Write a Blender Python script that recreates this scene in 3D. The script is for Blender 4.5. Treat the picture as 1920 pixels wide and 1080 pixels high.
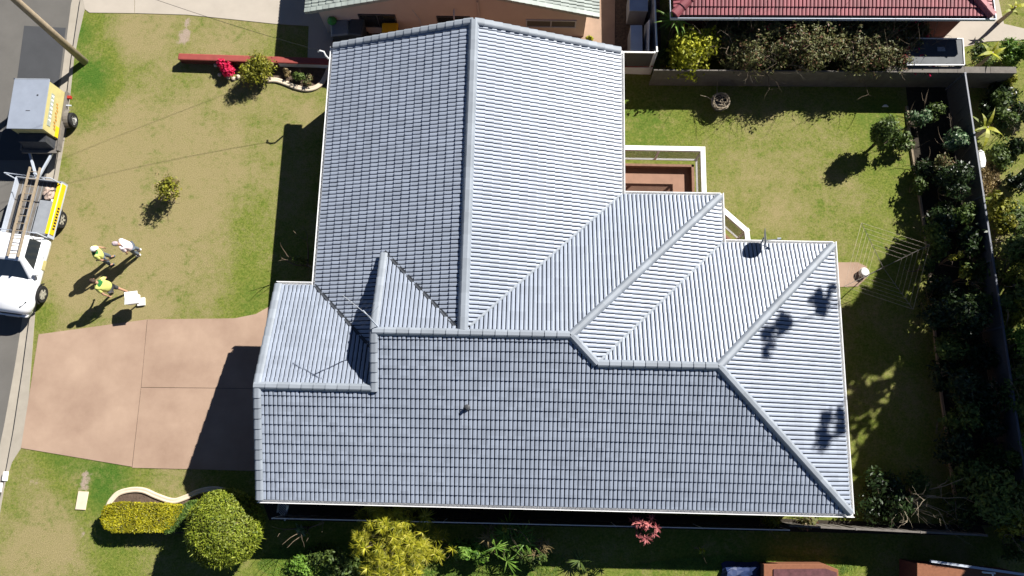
import bpy, bmesh, math, random
import numpy as np
from mathutils import Vector, Matrix, noise
# ---------------------------------------------------------------- camera, world, sun
S = bpy.context.scene
for o in list(bpy.data.objects): bpy.data.objects.remove(o)
C = S.collection
CAM_H, F, PITCH, ROLL, YAW = 30.0, 1450.995, 0.20872, 0.01098, -0.02306
RC = Matrix.Rotation(ROLL, 3, 'Y') @ Matrix.Rotation(PITCH, 3, 'X')
cd = bpy.data.cameras.new('camera'); cam = bpy.data.objects.new('camera', cd); C.objects.link(cam)
cam.matrix_world = Matrix.Translation((0, 0, CAM_H)) @ RC.to_4x4()
cd.sensor_width = 36; cd.lens = F / 1920 * 36; cd.clip_end = 2000; cd.clip_start = .5
S.camera = cam
SUN = Vector((.946, .827, 1)).normalized()
w = bpy.data.worlds.new('World'); S.world = w; w.use_nodes = True
nt = w.node_tree; sky = nt.nodes.new('ShaderNodeTexSky'); sky.sky_type = 'NISHITA'; sky.sun_disc = False; sky.air_density = .45; sky.dust_density = .1; sky.ozone_density = 2.0; sky.altitude = 1500
sky.sun_elevation = math.asin(SUN.z); sky.sun_rotation = math.atan2(SUN.x, SUN.y)
nt.links.new(sky.outputs[0], nt.nodes['Background'].inputs[0]); nt.nodes['Background'].inputs[1].default_value = .05
sl = bpy.data.lights.new('sun', 'SUN'); sl.energy = 5.0; sl.angle = math.radians(.5); sl.color = (1, .965, .90)
so = bpy.data.objects.new('sun', sl); C.objects.link(so); so.rotation_euler = SUN.to_track_quat('Z', 'Y').to_euler()
so.location = (20, 18, 30)
S.view_settings.view_transform = 'Standard'; S.view_settings.look = 'None'; S.view_settings.exposure = 1.0
S.render.engine = 'CYCLES'
rnd = random.Random(7)
PI = math.pi

def U(px, py, z=0.0):                       # a traced point brought to its real place at height z
    d = RC @ Vector(((px - 960) / F, -(py - 540) / F, -1)); s = (z - CAM_H) / d.z
    return Vector((d.x * s, d.y * s, z))
# ---------------------------------------------------------------- materials
def node(nt, t, **k):
    n = nt.nodes.new(t)
    for a, b in k.items():
        if a.startswith('i_'): n.inputs[int(a[2:])].default_value = b
        else: setattr(n, a, b)
    return n
def mat(name, col, rough=.8, var=.15, scale=3., metal=0., bump=0., bscale=60., col2=None, spec=.3, island=0., coat=0.):
    m = bpy.data.materials.new(name); m.use_nodes = True; nt = m.node_tree; L = nt.links
    b = nt.nodes['Principled BSDF']; b.inputs['Roughness'].default_value = rough; b.inputs['Metallic'].default_value = metal
    b.inputs['Specular IOR Level'].default_value = spec; b.inputs['Coat Weight'].default_value = coat
    tc = node(nt, 'ShaderNodeTexCoord')
    n = node(nt, 'ShaderNodeTexNoise'); n.inputs['Scale'].default_value = scale; n.inputs['Detail'].default_value = 6; n.inputs['Roughness'].default_value = .65
    L.new(tc.outputs['Object'], n.inputs['Vector'])
    r = node(nt, 'ShaderNodeMapRange'); r.inputs[1].default_value = .3; r.inputs[2].default_value = .7
    L.new(n.outputs[0], r.inputs[0])
    mx = node(nt, 'ShaderNodeMix', data_type='RGBA'); L.new(r.outputs[0], mx.inputs[0])
    c2 = col2 or tuple(c * (1 + var) for c in col); c1 = col if col2 else tuple(c * (1 - var) for c in col)
    mx.inputs[6].default_value = (*c1, 1); mx.inputs[7].default_value = (*c2, 1)
    out = mx.outputs[2]
    if island:
        g = node(nt, 'ShaderNodeNewGeometry'); mr = node(nt, 'ShaderNodeMapRange'); mr.inputs[3].default_value = 1 - island; mr.inputs[4].default_value = 1 + island
        L.new(g.outputs['Random Per Island'], mr.inputs[0])
        vm = node(nt, 'ShaderNodeVectorMath', operation='SCALE'); L.new(out, vm.inputs[0]); L.new(mr.outputs[0], vm.inputs['Scale']); out = vm.outputs[0]
    L.new(out, b.inputs['Base Color'])
    if bump:
        n2 = node(nt, 'ShaderNodeTexNoise'); n2.inputs['Scale'].default_value = bscale; n2.inputs['Detail'].default_value = 4
        L.new(tc.outputs['Object'], n2.inputs['Vector'])
        bp = node(nt, 'ShaderNodeBump'); bp.inputs['Strength'].default_value = bump; bp.inputs['Distance'].default_value = .02
        L.new(n2.outputs[0], bp.inputs['Height']); L.new(bp.outputs[0], b.inputs['Normal'])
    return m
def leafmat(name, c1, c2, c3=None, trans=.25, rough=.55, island=.35):
    m = bpy.data.materials.new(name); m.use_nodes = True; nt = m.node_tree; L = nt.links
    b = nt.nodes['Principled BSDF']; b.inputs['Roughness'].default_value = rough; b.inputs['Specular IOR Level'].default_value = .35
    g = node(nt, 'ShaderNodeNewGeometry'); r = node(nt, 'ShaderNodeValToRGB')
    e = r.color_ramp.elements; e[0].color = (*c1, 1); e[1].color = (*c2, 1); e[0].position = 0; e[1].position = .75
    if c3: x = r.color_ramp.elements.new(.97); x.color = (*c3, 1)
    L.new(g.outputs['Random Per Island'], r.inputs[0])
    tc = node(nt, 'ShaderNodeTexCoord'); n = node(nt, 'ShaderNodeTexNoise'); n.inputs['Scale'].default_value = 1.6
    L.new(tc.outputs['Object'], n.inputs['Vector'])
    mr = node(nt, 'ShaderNodeMapRange'); mr.inputs[1].default_value = .3; mr.inputs[2].default_value = .7; mr.inputs[3].default_value = 1 - island; mr.inputs[4].default_value = 1 + island
    L.new(n.outputs[0], mr.inputs[0])
    vm = node(nt, 'ShaderNodeVectorMath', operation='SCALE'); L.new(r.outputs[0], vm.inputs[0]); L.new(mr.outputs[0], vm.inputs['Scale'])
    L.new(vm.outputs[0], b.inputs['Base Color'])
    t = node(nt, 'ShaderNodeBsdfTranslucent'); L.new(vm.outputs[0], t.inputs[0])
    ms = node(nt, 'ShaderNodeMixShader'); ms.inputs[0].default_value = trans
    L.new(b.outputs[0], ms.inputs[1]); L.new(t.outputs[0], ms.inputs[2]); L.new(ms.outputs[0], nt.nodes['Material Output'].inputs[0])
    return m
def tilemat(name, col, sx, sy, rough=.40, var=.09, dirt=.05):
    m = bpy.data.materials.new(name); m.use_nodes = True; nt = m.node_tree; L = nt.links
    b = nt.nodes['Principled BSDF']; b.inputs['Roughness'].default_value = rough; b.inputs['Specular IOR Level'].default_value = .75
    tc = node(nt, 'ShaderNodeTexCoord')
    sn = node(nt, 'ShaderNodeVectorMath', operation='SNAP'); sn.inputs[1].default_value = (sx, sy, 50); L.new(tc.outputs['Object'], sn.inputs[0])
    wn = node(nt, 'ShaderNodeTexWhiteNoise'); L.new(sn.outputs[0], wn.inputs['Vector'])
    m1 = node(nt, 'ShaderNodeMapRange'); m1.inputs[3].default_value = 1 - var; m1.inputs[4].default_value = 1 + var; L.new(wn.outputs[0], m1.inputs[0])
    n = node(nt, 'ShaderNodeTexNoise'); n.inputs['Scale'].default_value = .7; n.inputs['Detail'].default_value = 8; n.inputs['Roughness'].default_value = .7; L.new(tc.outputs['Object'], n.inputs['Vector'])
    m2 = node(nt, 'ShaderNodeMapRange'); m2.inputs[1].default_value = .3; m2.inputs[2].default_value = .7; m2.inputs[3].default_value = 1 - dirt; m2.inputs[4].default_value = 1 + dirt * .6; L.new(n.outputs[0], m2.inputs[0])
    mm = node(nt, 'ShaderNodeMath', operation='MULTIPLY'); L.new(m1.outputs[0], mm.inputs[0]); L.new(m2.outputs[0], mm.inputs[1])
    vm = node(nt, 'ShaderNodeVectorMath', operation='SCALE'); vm.inputs[0].default_value = col; L.new(mm.outputs[0], vm.inputs['Scale'])
    L.new(vm.outputs[0], b.inputs['Base Color'])
    n3 = node(nt, 'ShaderNodeTexNoise'); n3.inputs['Scale'].default_value = 25; L.new(tc.outputs['Object'], n3.inputs['Vector'])
    bp = node(nt, 'ShaderNodeBump'); bp.inputs['Strength'].default_value = .15; bp.inputs['Distance'].default_value = .01; L.new(n3.outputs[0], bp.inputs['Height']); L.new(bp.outputs[0], b.inputs['Normal'])
    return m
ROOFC = (.272, .308, .378)
M = dict(
 tile_ns=tilemat('roof tile paint', ROOFC, .30, .317), tile_ew=tilemat('roof tile paint side', ROOFC, .317, .30),
 cap=mat('ridge cap paint', (.225, .25, .285), .55, .08, 2, bump=.1, island=.10), gutter=mat('white gutter', (.78, .78, .78), .35, .05, 2),
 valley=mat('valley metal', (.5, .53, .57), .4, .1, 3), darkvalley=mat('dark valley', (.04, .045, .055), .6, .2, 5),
 white=mat('white paint', (.8, .79, .77), .4, .06, 2), carwhite=mat('car paint', (.82, .83, .85), .15, .03, 1, coat=.6, spec=.5),
 cream=mat('cream render', (.52, .45, .41), .85, .06, 1.2, bump=.1, bscale=40), brick=mat('brown brick', (.22, .12, .08), .85, .25, 14, bump=.3),
 glass=mat('window glass', (.02, .025, .03), .08, .1, 2, spec=.6), screen=mat('fly screen', (.10, .10, .09), .7, .15, 20),
 grey=mat('grey metal', (.30, .32, .35), .45, .12, 3, metal=.2), lightgrey=mat('light grey metal', (.46, .50, .57), .4, .08, 2, metal=.1),
 darkgrey=mat('dark grey', (.05, .053, .06), .6, .2, 4), black=mat('black rubber', (.015, .015, .016), .75, .2, 8),
 rim=mat('alloy rim', (.55, .53, .48), .35, .1, 5, metal=.5), asphalt=mat('asphalt', (.125, .118, .108), .9, .10, .8, bump=.4, bscale=90, island=0),
 asphalt2=mat('newer asphalt', (.058, .060, .065), .9, .10, 1.2, bump=.4, bscale=90),
 concrete=mat('kerb concrete', (.33, .295, .245), .9, .10, 1.5, bump=.3, bscale=50), pale=mat('pale concrete', (.40, .355, .30), .9, .07, 1.0, bump=.2, bscale=40),
 edge=mat('edging concrete', (.60, .50, .38), .85, .10, 4, bump=.2), soil=mat('garden soil', (.10, .070, .05), .95, .45, 9, bump=.8, bscale=25),
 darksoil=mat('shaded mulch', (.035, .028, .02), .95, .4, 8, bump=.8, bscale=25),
 timber=mat('weathered timber', (.30, .24, .17), .85, .2, 6, bump=.3, bscale=30), bark=mat('bark', (.16, .12, .085), .9, .3, 10, bump=.5, bscale=40),
 twig=mat('bare twig', (.36, .30, .22), .85, .25, 8), redcap=mat('red cap', (.28, .06, .05), .7, .12, 3), redbrown=mat('red brick wall', (.14, .04, .03), .85, .2, 10, bump=.3),
 fence=mat('grey fence sheet', (.10, .098, .10), .6, .10, 2), fencetop=mat('fence rail', (.13, .14, .17), .5, .1, 2), wall=mat('block wall', (.15, .135, .12), .9, .2, 4, bump=.3),
 yellow=mat('yellow paint', (.48, .42, .19), .45, .10, 4), amber=mat('yellow band', (.75, .50, .01), .4, .08, 4), blue=mat('blue tarp', (.02, .035, .10), .5, .3, 5),
 terra=mat('terracotta floor', (.27, .15, .10), .7, .10, 3), maroon=mat('maroon sheet', (.10, .04, .045), .8, .3, 6), orangebrick=mat('orange brick', (.21, .085, .045), .85, .15, 10),
 hivis=mat('yellow work shirt', (.55, .58, .16), .8, .06, 8), green=mat('green cloth', (.02, .16, .04), .8, .1, 8), pink=mat('pale pink shirt', (.72, .60, .63), .8, .05, 8),
 denim=mat('grey denim', (.10, .12, .15), .85, .15, 12), darkcloth=mat('dark shorts', (.05, .05, .055), .85, .15, 12), skin=mat('skin', (.42, .24, .16), .6, .06, 10),
 hair=mat('dark hair', (.05, .03, .02), .7, .2, 20), greyhair=mat('grey hair', (.38, .31, .33), .7, .1, 20), shoe=mat('shoe', (.05, .045, .04), .7, .1, 10),
 glassroof=mat('dark polycarbonate', (.055, .062, .07), .6, .25, 3), rag=mat('crumpled cloth', (.40, .30, .25), .9, .2, 10),
 faded=mat('faded sign ink', (.30, .33, .29), .6, .3, 9), orange=mat('orange script', (.50, .24, .05), .6, .1, 9), red=mat('red', (.35, .03, .02), .5, .1, 5), palegreen=mat('pale green', (.03,.22,.05), .5, .1, 5))
M['joint'] = mat('unpainted tile joint', (.022, .024, .03), .9, .2, 6)
M['redtile'] = tilemat('red roof tile', (.27, .06, .075), .30, .317, .6, .22, .3); M['greentile'] = tilemat('pale green roof tile', (.33, .37, .34), .317, .30, .7, .14, .25)
FOL = dict(
 hedge_yellow=leafmat('golden hedge leaf', (.13, .14, .006), (.40, .36, .012)), hedge_green=leafmat('green hedge leaf', (.05, .11, .018), (.12, .19, .03)),
 lime=leafmat('topiary leaf', (.07, .11, .006), (.23, .27, .02), (.32, .36, .05)), bamboo=leafmat('golden spiky leaf', (.12, .15, .008), (.44, .41, .02), (.55, .5, .1), trans=.35),
 dark=leafmat('glossy leaf darkened for shade', (.010, .022, .006), (.032, .058, .015), rough=.4), mid=leafmat('green leaf', (.04, .075, .015), (.11, .16, .03)),  # the dark leaf's colour is lowered to deepen the shade on the right
 camellia=leafmat('glossy camellia leaf', (.05, .11, .045), (.16, .25, .12), (.42, .46, .30), rough=.35), olive=leafmat('olive dense leaf', (.08, .09, .03), (.17, .175, .06), (.20, .09, .055)),
 bush=leafmat('yellow green leaf', (.10, .11, .008), (.28, .28, .02), (.4, .36, .06)), redflower=leafmat('crimson flower', (.40, .005, .035), (.75, .02, .11)),
 acid=leafmat('bright yellow green leaf', (.20, .24, .015), (.52, .52, .04), trans=.35), cordyline=leafmat('pink red leaf', (.16, .02, .03), (.62, .20, .19)),
 dry=leafmat('dry leaf', (.13, .09, .04), (.32, .24, .11)), banana=leafmat('banana leaf', (.09, .14, .012), (.36, .36, .03)), grass=leafmat('long grass blade', (.05, .12, .01), (.17, .26, .03)),
 strap=leafmat('strap leaf', (.06, .15, .012), (.19, .32, .045)))
# ---------------------------------------------------------------- mesh helpers
class MB:
    def __init__(s): s.v = []; s.f = []; s.mi = []
    def add(s, vs, fs, mi=0):
        n = len(s.v); s.v.extend([tuple(v) for v in vs]); s.f.extend([tuple(i + n for i in f) for f in fs]); s.mi.extend([mi] * len(fs)); return s
    def box(s, x0, x1, y0, y1, z0, z1, mi=0):
        return s.add([(x0,y0,z0),(x1,y0,z0),(x1,y1,z0),(x0,y1,z0),(x0,y0,z1),(x1,y0,z1),(x1,y1,z1),(x0,y1,z1)], [(0,3,2,1),(4,5,6,7),(0,1,5,4),(1,2,6,5),(2,3,7,6),(3,0,4,7)], mi)
    def hexa(s, bot, top, mi=0):
        return s.add(list(bot) + list(top), [(0,3,2,1),(4,5,6,7),(0,1,5,4),(1,2,6,5),(2,3,7,6),(3,0,4,7)], mi)
    def prism(s, poly, z0, z1, mi=0):
        n = len(poly); a = sum(poly[i][0]*poly[(i+1)%n][1]-poly[(i+1)%n][0]*poly[i][1] for i in range(n))
        if a < 0: poly = poly[::-1]
        vs = [(p[0], p[1], z0) for p in poly] + [(p[0], p[1], z1) for p in poly]
        return s.add(vs, [tuple(range(n))[::-1], tuple(range(n, 2*n))] + [(i, (i+1)%n, n+(i+1)%n, n+i) for i in range(n)], mi)
    def tube(s, pts, rs, k=6, mi=0, cap=True):
        pts = [Vector(p) for p in pts]
        if not hasattr(rs, '__len__'): rs = [rs] * len(pts)
        n0 = len(s.v); up = None
        for i, p in enumerate(pts):
            d = (pts[min(i+1, len(pts)-1)] - pts[max(i-1, 0)]).normalized()
            if up is None: up = Vector((0,0,1)) if abs(d.z) < .9 else Vector((1,0,0))
            a = d.cross(up)
            if a.length < 1e-4: a = d.cross(Vector((1,0,0)))
            a.normalize(); b = d.cross(a).normalized()
            for j in range(k):
                t = 2*PI*j/k; q = p + (a*math.cos(t) + b*math.sin(t)) * rs[i]; s.v.append(tuple(q))
        for i in range(len(pts)-1):
            for j in range(k):
                s.f.append((n0+i*k+j, n0+i*k+(j+1)%k, n0+(i+1)*k+(j+1)%k, n0+(i+1)*k+j)); s.mi.append(mi)
        if cap:
            s.f.append(tuple(n0+j for j in range(k))[::-1]); s.f.append(tuple(n0+(len(pts)-1)*k+j for j in range(k))); s.mi += [mi, mi]
        return s
    def bar(s, a, b, w, h, mi=0, up=(0,0,1)):
        a, b = Vector(a), Vector(b); d = (b-a).normalized(); sd = d.cross(Vector(up)).normalized() * w/2; u = sd.cross(d).normalized() * h/2
        return s.hexa([a-sd-u, a+sd-u, b+sd-u, b-sd-u], [a-sd+u, a+sd+u, b+sd+u, b-sd+u], mi)
    def lathe(s, prof, c=(0,0,0), axis='z', k=20, mi=0):
        n0 = len(s.v)
        for r, h in prof:
            for j in range(k):
                t = 2*PI*j/k; x, y = r*math.cos(t), r*math.sin(t)
                s.v.append((c[0]+x, c[1]+y, c[2]+h) if axis == 'z' else (c[0]+h, c[1]+x, c[2]+y))
        for i in range(len(prof)-1):
            for j in range(k): s.f.append((n0+i*k+j, n0+i*k+(j+1)%k, n0+(i+1)*k+(j+1)%k, n0+(i+1)*k+j)); s.mi.append(mi)
        s.f.append(tuple(n0+(len(prof)-1)*k+j for j in range(k))); s.f.append(tuple(n0+j for j in range(k))[::-1]); s.mi += [mi, mi]
        return s
    def build(s, name, m, parent=None, off=(0,0,0), smooth=False, bevel=0, fix=True):
        me = bpy.data.meshes.new(name); me.from_pydata([(v[0]-off[0], v[1]-off[1], v[2]-off[2]) for v in s.v], [], s.f)
        ms = m if isinstance(m, list) else [m]
        for x in ms: me.materials.append(M.get(x) or FOL.get(x) if isinstance(x, str) else x)
        me.polygons.foreach_set('material_index', s.mi)
        if fix and len(s.f) < 60000:
            bm = bmesh.new(); bm.from_mesh(me); bmesh.ops.recalc_face_normals(bm, faces=bm.faces); bm.to_mesh(me); bm.free()
        if smooth: me.polygons.foreach_set('use_smooth', [True]*len(me.polygons))
        o = bpy.data.objects.new(name, me); C.objects.link(o); o.parent = parent
        if parent is None: o.location = off
        if bevel:
            b = o.modifiers.new('bevel', 'BEVEL'); b.width = bevel; b.segments = 2; b.limit_method = 'ANGLE'
        return o
def tag(o, label, cat, group=None, kind=None):
    o['label'] = label; o['category'] = cat
    if group: o['group'] = group
    if kind: o['kind'] = kind
    return o
def thing(name, loc, label, cat, rz=0, group=None, kind=None):
    o = bpy.data.objects.new(name, None); C.objects.link(o); o.location = loc; o.rotation_euler = (0, 0, rz); o.empty_display_size = .3
    return tag(o, label, cat, group, kind)
def struct(o): o['kind'] = 'structure'; return o
def poly_sheet(name, pxs, m, z, thick=.0, kind=True):
    pts = [U(*p) for p in pxs]; b = MB()
    if thick: b.prism([(p.x, p.y) for p in pts], z - thick, z)
    else: b.add([(p.x, p.y, z) for p in pts], [tuple(range(len(pts)))])
    o = b.build(name, m)
    if not thick:
        if o.data.polygons[0].normal.z < 0: o.data.flip_normals()
    if kind: struct(o)
    return o
# ---------------------------------------------------------------- ground sheet
KERB = [(150,0),(134,105),(118,235),(56,588),(42,694),(25,806),(8,898),(-12,980)]     # line where the kerb face stands
LAWN = [(163,0),(147,70),(139,110),(126,235),(66,588),(54,750),(40,840),(23,866),(9,910),(-3,980)]
ROAD = [(131,0),(113,140),(97,250),(37,606),(23,694),(0,820),(-20,900),(-40,980)]
def curve_x(pl):
    w_ = sorted([(U(*p).y, U(*p).x) for p in pl]); ys = [a[0] for a in w_]; xs = [a[1] for a in w_]
    def f(y):
        if y > ys[-1]: return xs[-1] + (y-ys[-1])*.12
        if y < ys[0]: return xs[0] + (y-ys[0])*.2
        return float(np.interp(y, ys, xs))
    return f
kx, lx, rx = curve_x(KERB), curve_x(LAWN), curve_x(ROAD)
DRY = [ # px, py, radius px, amount
 (240,230,150,.62),(210,400,110,.9),(150,500,90,.9),(300,480,130,.7),(270,60,70,.8),(430,60,60,.8),(350,330,110,.55),(480,330,70,.2),(430,220,110,.25),(110,1000,60,.75),(60,1040,60,.7),(95,930,40,.6),(60,900,25,.3),(320,900,50,.5),
 (230,1050,60,.45),(1400,320,80,.25),(1480,260,60,.15),(1560,400,70,.25),(1450,380,60,.25),(1300,230,90,-.1),(200,300,60,.5),(560,200,60,.4),(500,430,60,.1),(1050,1060,90,.4),(1250,1060,70,.35),
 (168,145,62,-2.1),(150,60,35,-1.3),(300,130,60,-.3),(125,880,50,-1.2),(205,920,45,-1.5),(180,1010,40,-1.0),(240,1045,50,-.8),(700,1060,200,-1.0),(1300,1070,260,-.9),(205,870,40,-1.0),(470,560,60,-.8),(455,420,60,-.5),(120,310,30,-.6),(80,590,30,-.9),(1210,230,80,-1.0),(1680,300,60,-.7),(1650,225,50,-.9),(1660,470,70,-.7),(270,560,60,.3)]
SOIL = [(352,40,9,1.),(347,60,11,1.),(345,75,14,.9),(163,890,9,.9),(157,910,12,.9),(62,905,14,.5),(1850,335,22,.8),(155,1000,8,.6),(140,1040,16,.45),(155,985,9,.5)]
def wb(L): return [(U(p[0], p[1]).x, U(p[0], p[1]).y, p[2]/46., p[3]) for p in L]
def make_ground():
    dr, sr = np.array(wb(DRY)), np.array(wb(SOIL))
    offs = [-400,-150,-60,-25,-12,-6,-3,-1,-.02, 0.0] + list(np.arange(.2, 44, .2)) + [50, 65, 100, 180, 400]
    ys = [-300,-120,-60,-30,-15] + list(np.arange(-9, 24, .2)) + [30, 45, 80, 160, 350]
    vs = []; A = []; B = []; G_ = []
    for y in ys:
        k = lx(min(max(y, -9), 24)) - .05
        for i, o in enumerate(offs):
            x = k + o; vs.append((x, y, -.16 if i < 9 else 0.))
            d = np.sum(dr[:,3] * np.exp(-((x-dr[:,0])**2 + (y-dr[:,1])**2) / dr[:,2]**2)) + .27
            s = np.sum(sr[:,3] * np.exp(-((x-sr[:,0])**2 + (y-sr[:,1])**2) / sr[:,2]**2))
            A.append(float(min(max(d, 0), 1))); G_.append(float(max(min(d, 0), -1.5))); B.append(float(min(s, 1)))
    n = len(offs); fs = [(j*n+i, j*n+i+1, (j+1)*n+i+1, (j+1)*n+i) for j in range(len(ys)-1) for i in range(n-1)]
    me = bpy.data.meshes.new('ground'); me.from_pydata(vs, [], fs)
    for nm, arr in (('dry', A), ('soil', B), ('lush', G_)):
        at = me.attributes.new(nm, 'FLOAT', 'POINT'); at.data.foreach_set('value', arr)
    m = bpy.data.materials.new('lawn grass'); m.use_nodes = True; nt = m.node_tree; L = nt.links; b = nt.nodes['Principled BSDF']
    b.inputs['Roughness'].default_value = .95; b.inputs['Specular IOR Level'].default_value = .1
    g = node(nt, 'ShaderNodeNewGeometry')
    def nz(sc, det=5, r=.6):
        n_ = node(nt, 'ShaderNodeTexNoise'); n_.inputs['Scale'].default_value = sc; n_.inputs['Detail'].default_value = det; n_.inputs['Roughness'].default_value = r; L.new(g.outputs['Position'], n_.inputs['Vector']); return n_.outputs[0]
    def mr(i, a, b_, c, d):
        n_ = node(nt, 'ShaderNodeMapRange'); L.new(i, n_.inputs[0])
        for k_, v_ in zip((1,2,3,4), (a,b_,c,d)): n_.inputs[k_].default_value = v_
        return n_.outputs[0]
    def mth(op, a, b_):
        n_ = node(nt, 'ShaderNodeMath', operation=op)
        for k_, v_ in enumerate((a, b_)):
            if isinstance(v_, (int, float)): n_.inputs[k_].default_value = v_
            else: L.new(v_, n_.inputs[k_])
        return n_.outputs[0]
    def mix(f, a, b_):
        n_ = node(nt, 'ShaderNodeMix', data_type='RGBA'); L.new(f, n_.inputs[0])
        for k_, v_ in ((6, a), (7, b_)):
            if isinstance(v_, tuple): n_.inputs[k_].default_value = (*v_, 1)
            else: L.new(v_, n_.inputs[k_])
        return n_.outputs[2]
    dry = node(nt, 'ShaderNodeAttribute', attribute_name='dry').outputs['Fac']; dry2 = node(nt, 'ShaderNodeAttribute', attribute_name='lush').outputs['Fac']; soil = node(nt, 'ShaderNodeAttribute', attribute_name='soil').outputs['Fac']
    n1 = mr(nz(.7, 7, .65), .3, .7, -.45, .45); n2 = mr(nz(4, 6, .7), .3, .7, -.34, .34); n3 = mr(nz(18, 3), .3, .7, -.32, .32)
    f = mth('ADD', mth('ADD', dry, n1), mth('ADD', n2, n3))
    cg = mix(mr(nz(11, 4), .35, .65, 0, 1), (.10, .135, .018), (.20, .225, .045))
    cdry = mix(mr(nz(25, 4), .35, .65, 0, 1), (.235, .195, .085), (.335, .28, .14))
    c = mix(mr(f, 0, 1, 0, 1), cg, cdry)
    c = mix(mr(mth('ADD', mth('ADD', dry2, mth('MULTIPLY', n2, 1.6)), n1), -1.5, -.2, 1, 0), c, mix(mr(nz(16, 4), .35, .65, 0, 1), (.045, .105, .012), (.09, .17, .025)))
    sf = mth('ADD', soil, mth('MULTIPLY', n2, .9)); c = mix(mr(sf, .45, .75, 0, 1), c, mix(mr(nz(30, 3), .35, .65, 0, 1), (.28, .21, .16), (.42, .34, .27)))
    v = node(nt, 'ShaderNodeVectorMath', operation='SCALE'); L.new(c, v.inputs[0]); L.new(mr(nz(45, 4, .8), .3, .7, .72, 1.25), v.inputs['Scale']); L.new(v.outputs[0], b.inputs['Base Color'])
    bp = node(nt, 'ShaderNodeBump'); bp.inputs['Strength'].default_value = .7; bp.inputs['Distance'].default_value = .05; L.new(nz(38, 4, .8), bp.inputs['Height']); L.new(bp.outputs[0], b.inputs['Normal'])
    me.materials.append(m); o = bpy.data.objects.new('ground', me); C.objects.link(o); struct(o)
make_ground()
def strip(name, fa, za, fb, zb, m, y0=-60, y1=80, n=90, extra=None):
    b = MB(); ys = np.linspace(y0, y1, n*2)
    vs = []
    for y in ys: vs += [(fa(y), y, za), (fb(y), y, zb)]
    b.add(vs, [(2*i, 2*i+1, 2*i+3, 2*i+2) for i in range(len(ys)-1)]); o = b.build(name, m, fix=False)
    if o.data.polygons[0].normal.z < 0: o.data.flip_normals()
    return struct(o)
strip('road', lambda y: rx(y)-60, -.02, rx, -.115, 'asphalt')
strip('gutter_channel', rx, -.112, kx, -.13, 'concrete')
kb = MB(); ys = np.linspace(-40, 60, 400); vs = []
for y in ys: vs += [(kx(y), y, -.15), (kx(y)+.02, y, .012), (lx(y)+.0, y, .02), (lx(y)+.0, y, -.1)]
kb.add(vs, [(4*i+j, 4*i+j+1, 4*i+j+5, 4*i+j+4) for i in range(len(ys)-1) for j in range(3)]); struct(kb.build('kerb', 'concrete', fix=True))
pp = [U(46,48,-.1), U(124,52,-.1), U(113,140,-.1), U(97,250,-.1), U(88,300,-.1), U(-10,300,-.1), U(31,160,-.1)]
b = MB(); b.add([(p.x - (.03), p.y, -.0985 + .0) for p in pp], [tuple(range(7))]); 
def roadz(x, y): return -.02 + (x - (rx(y)-60)) / 60 * (-.095)
me_pts = [(p.x-.02, p.y, roadz(p.x, p.y) + .005) for p in pp]
b = MB(); b.add(me_pts, [tuple(range(7))]); o = b.build('road_patch', 'asphalt2', fix=False); o.data.flip_normals() if o.data.polygons[0].normal.z < 0 else None; struct(o)
# strip of dark seal down the lower road
# driveway slabs
DW = (.27, .18, .13)
M['drive'] = mat('pink concrete', DW, .9, .16, .4, bump=.5, bscale=50, col2=(.40, .285, .21))
poly_sheet('driveway', [(73,627),(276,599),(270,668),(264.6,725),(247.6,875),(40,840),(54,750)], 'drive', .022, .08)
poly_sheet('driveway', [(277,599),(440,597),(480,589),(505,575),(530,560),(640,640),(600,729.4),(265.4,726)], 'drive', .022, .08)
poly_sheet('driveway', [(265.2,726.8),(600,730.2),(600,885),(480,883),(370,880),(248.4,877)], 'drive', .022, .08)
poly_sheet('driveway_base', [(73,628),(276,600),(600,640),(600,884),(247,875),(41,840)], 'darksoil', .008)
poly_sheet('neighbour_driveway', [(163,-60),(156,0),(160,18),(168,24),(252,25),(253,-60)], 'pale', .02, .06)
poly_sheet('neighbour_driveway', [(254,-60),(253,25),(352,28),(440,37),(515,45),(579,49),(577,108),(620,112),(640,-60)], 'pale', .02, .06)
poly_sheet('side_path', [(640,-60),(620,112),(900,110),(1165,112),(1240,112),(1235,-60)], 'side' if 'side' in M else 'soil', .012)
M['tan'] = mat('tan concrete', (.34, .235, .17), .9, .12, 1.5, bump=.2)
poly_sheet('side_path', [(1085,-60),(1080,112),(1152,112),(1154,-60)], 'tan', .03, .05)
poly_sheet('back_path', [(1640,130),(1722,42),(1790,20),(1870,-10),(1882,45),(1925,55),(1925,75),(1850,78),(1800,90),(1790,130)], 'pale', .02, .04)
poly_sheet('paving_slab', [(1500,492),(1608,492),(1625,500),(1625,520),(1608,537),(1500,541)], 'drive', .02, .06)
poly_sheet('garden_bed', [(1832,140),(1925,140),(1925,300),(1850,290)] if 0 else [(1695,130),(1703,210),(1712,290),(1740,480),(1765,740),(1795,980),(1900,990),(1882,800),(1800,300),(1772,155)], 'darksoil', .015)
poly_sheet('garden_bed', [(500,150),(440,128),(440,118),(620,120),(618,160),(590,168),(560,163)], 'soil', .012)
poly_sheet('garden_bed', [(207,945),(222,930),(250,922),(275,925),(300,935),(330,944),(370,930),(420,925),(430,1000),(210,1000)], 'soil', .012)
poly_sheet('side_yard_soil', [(492,940),(1840,985),(1850,1005),(505,975)], 'darksoil', .010)
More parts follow.
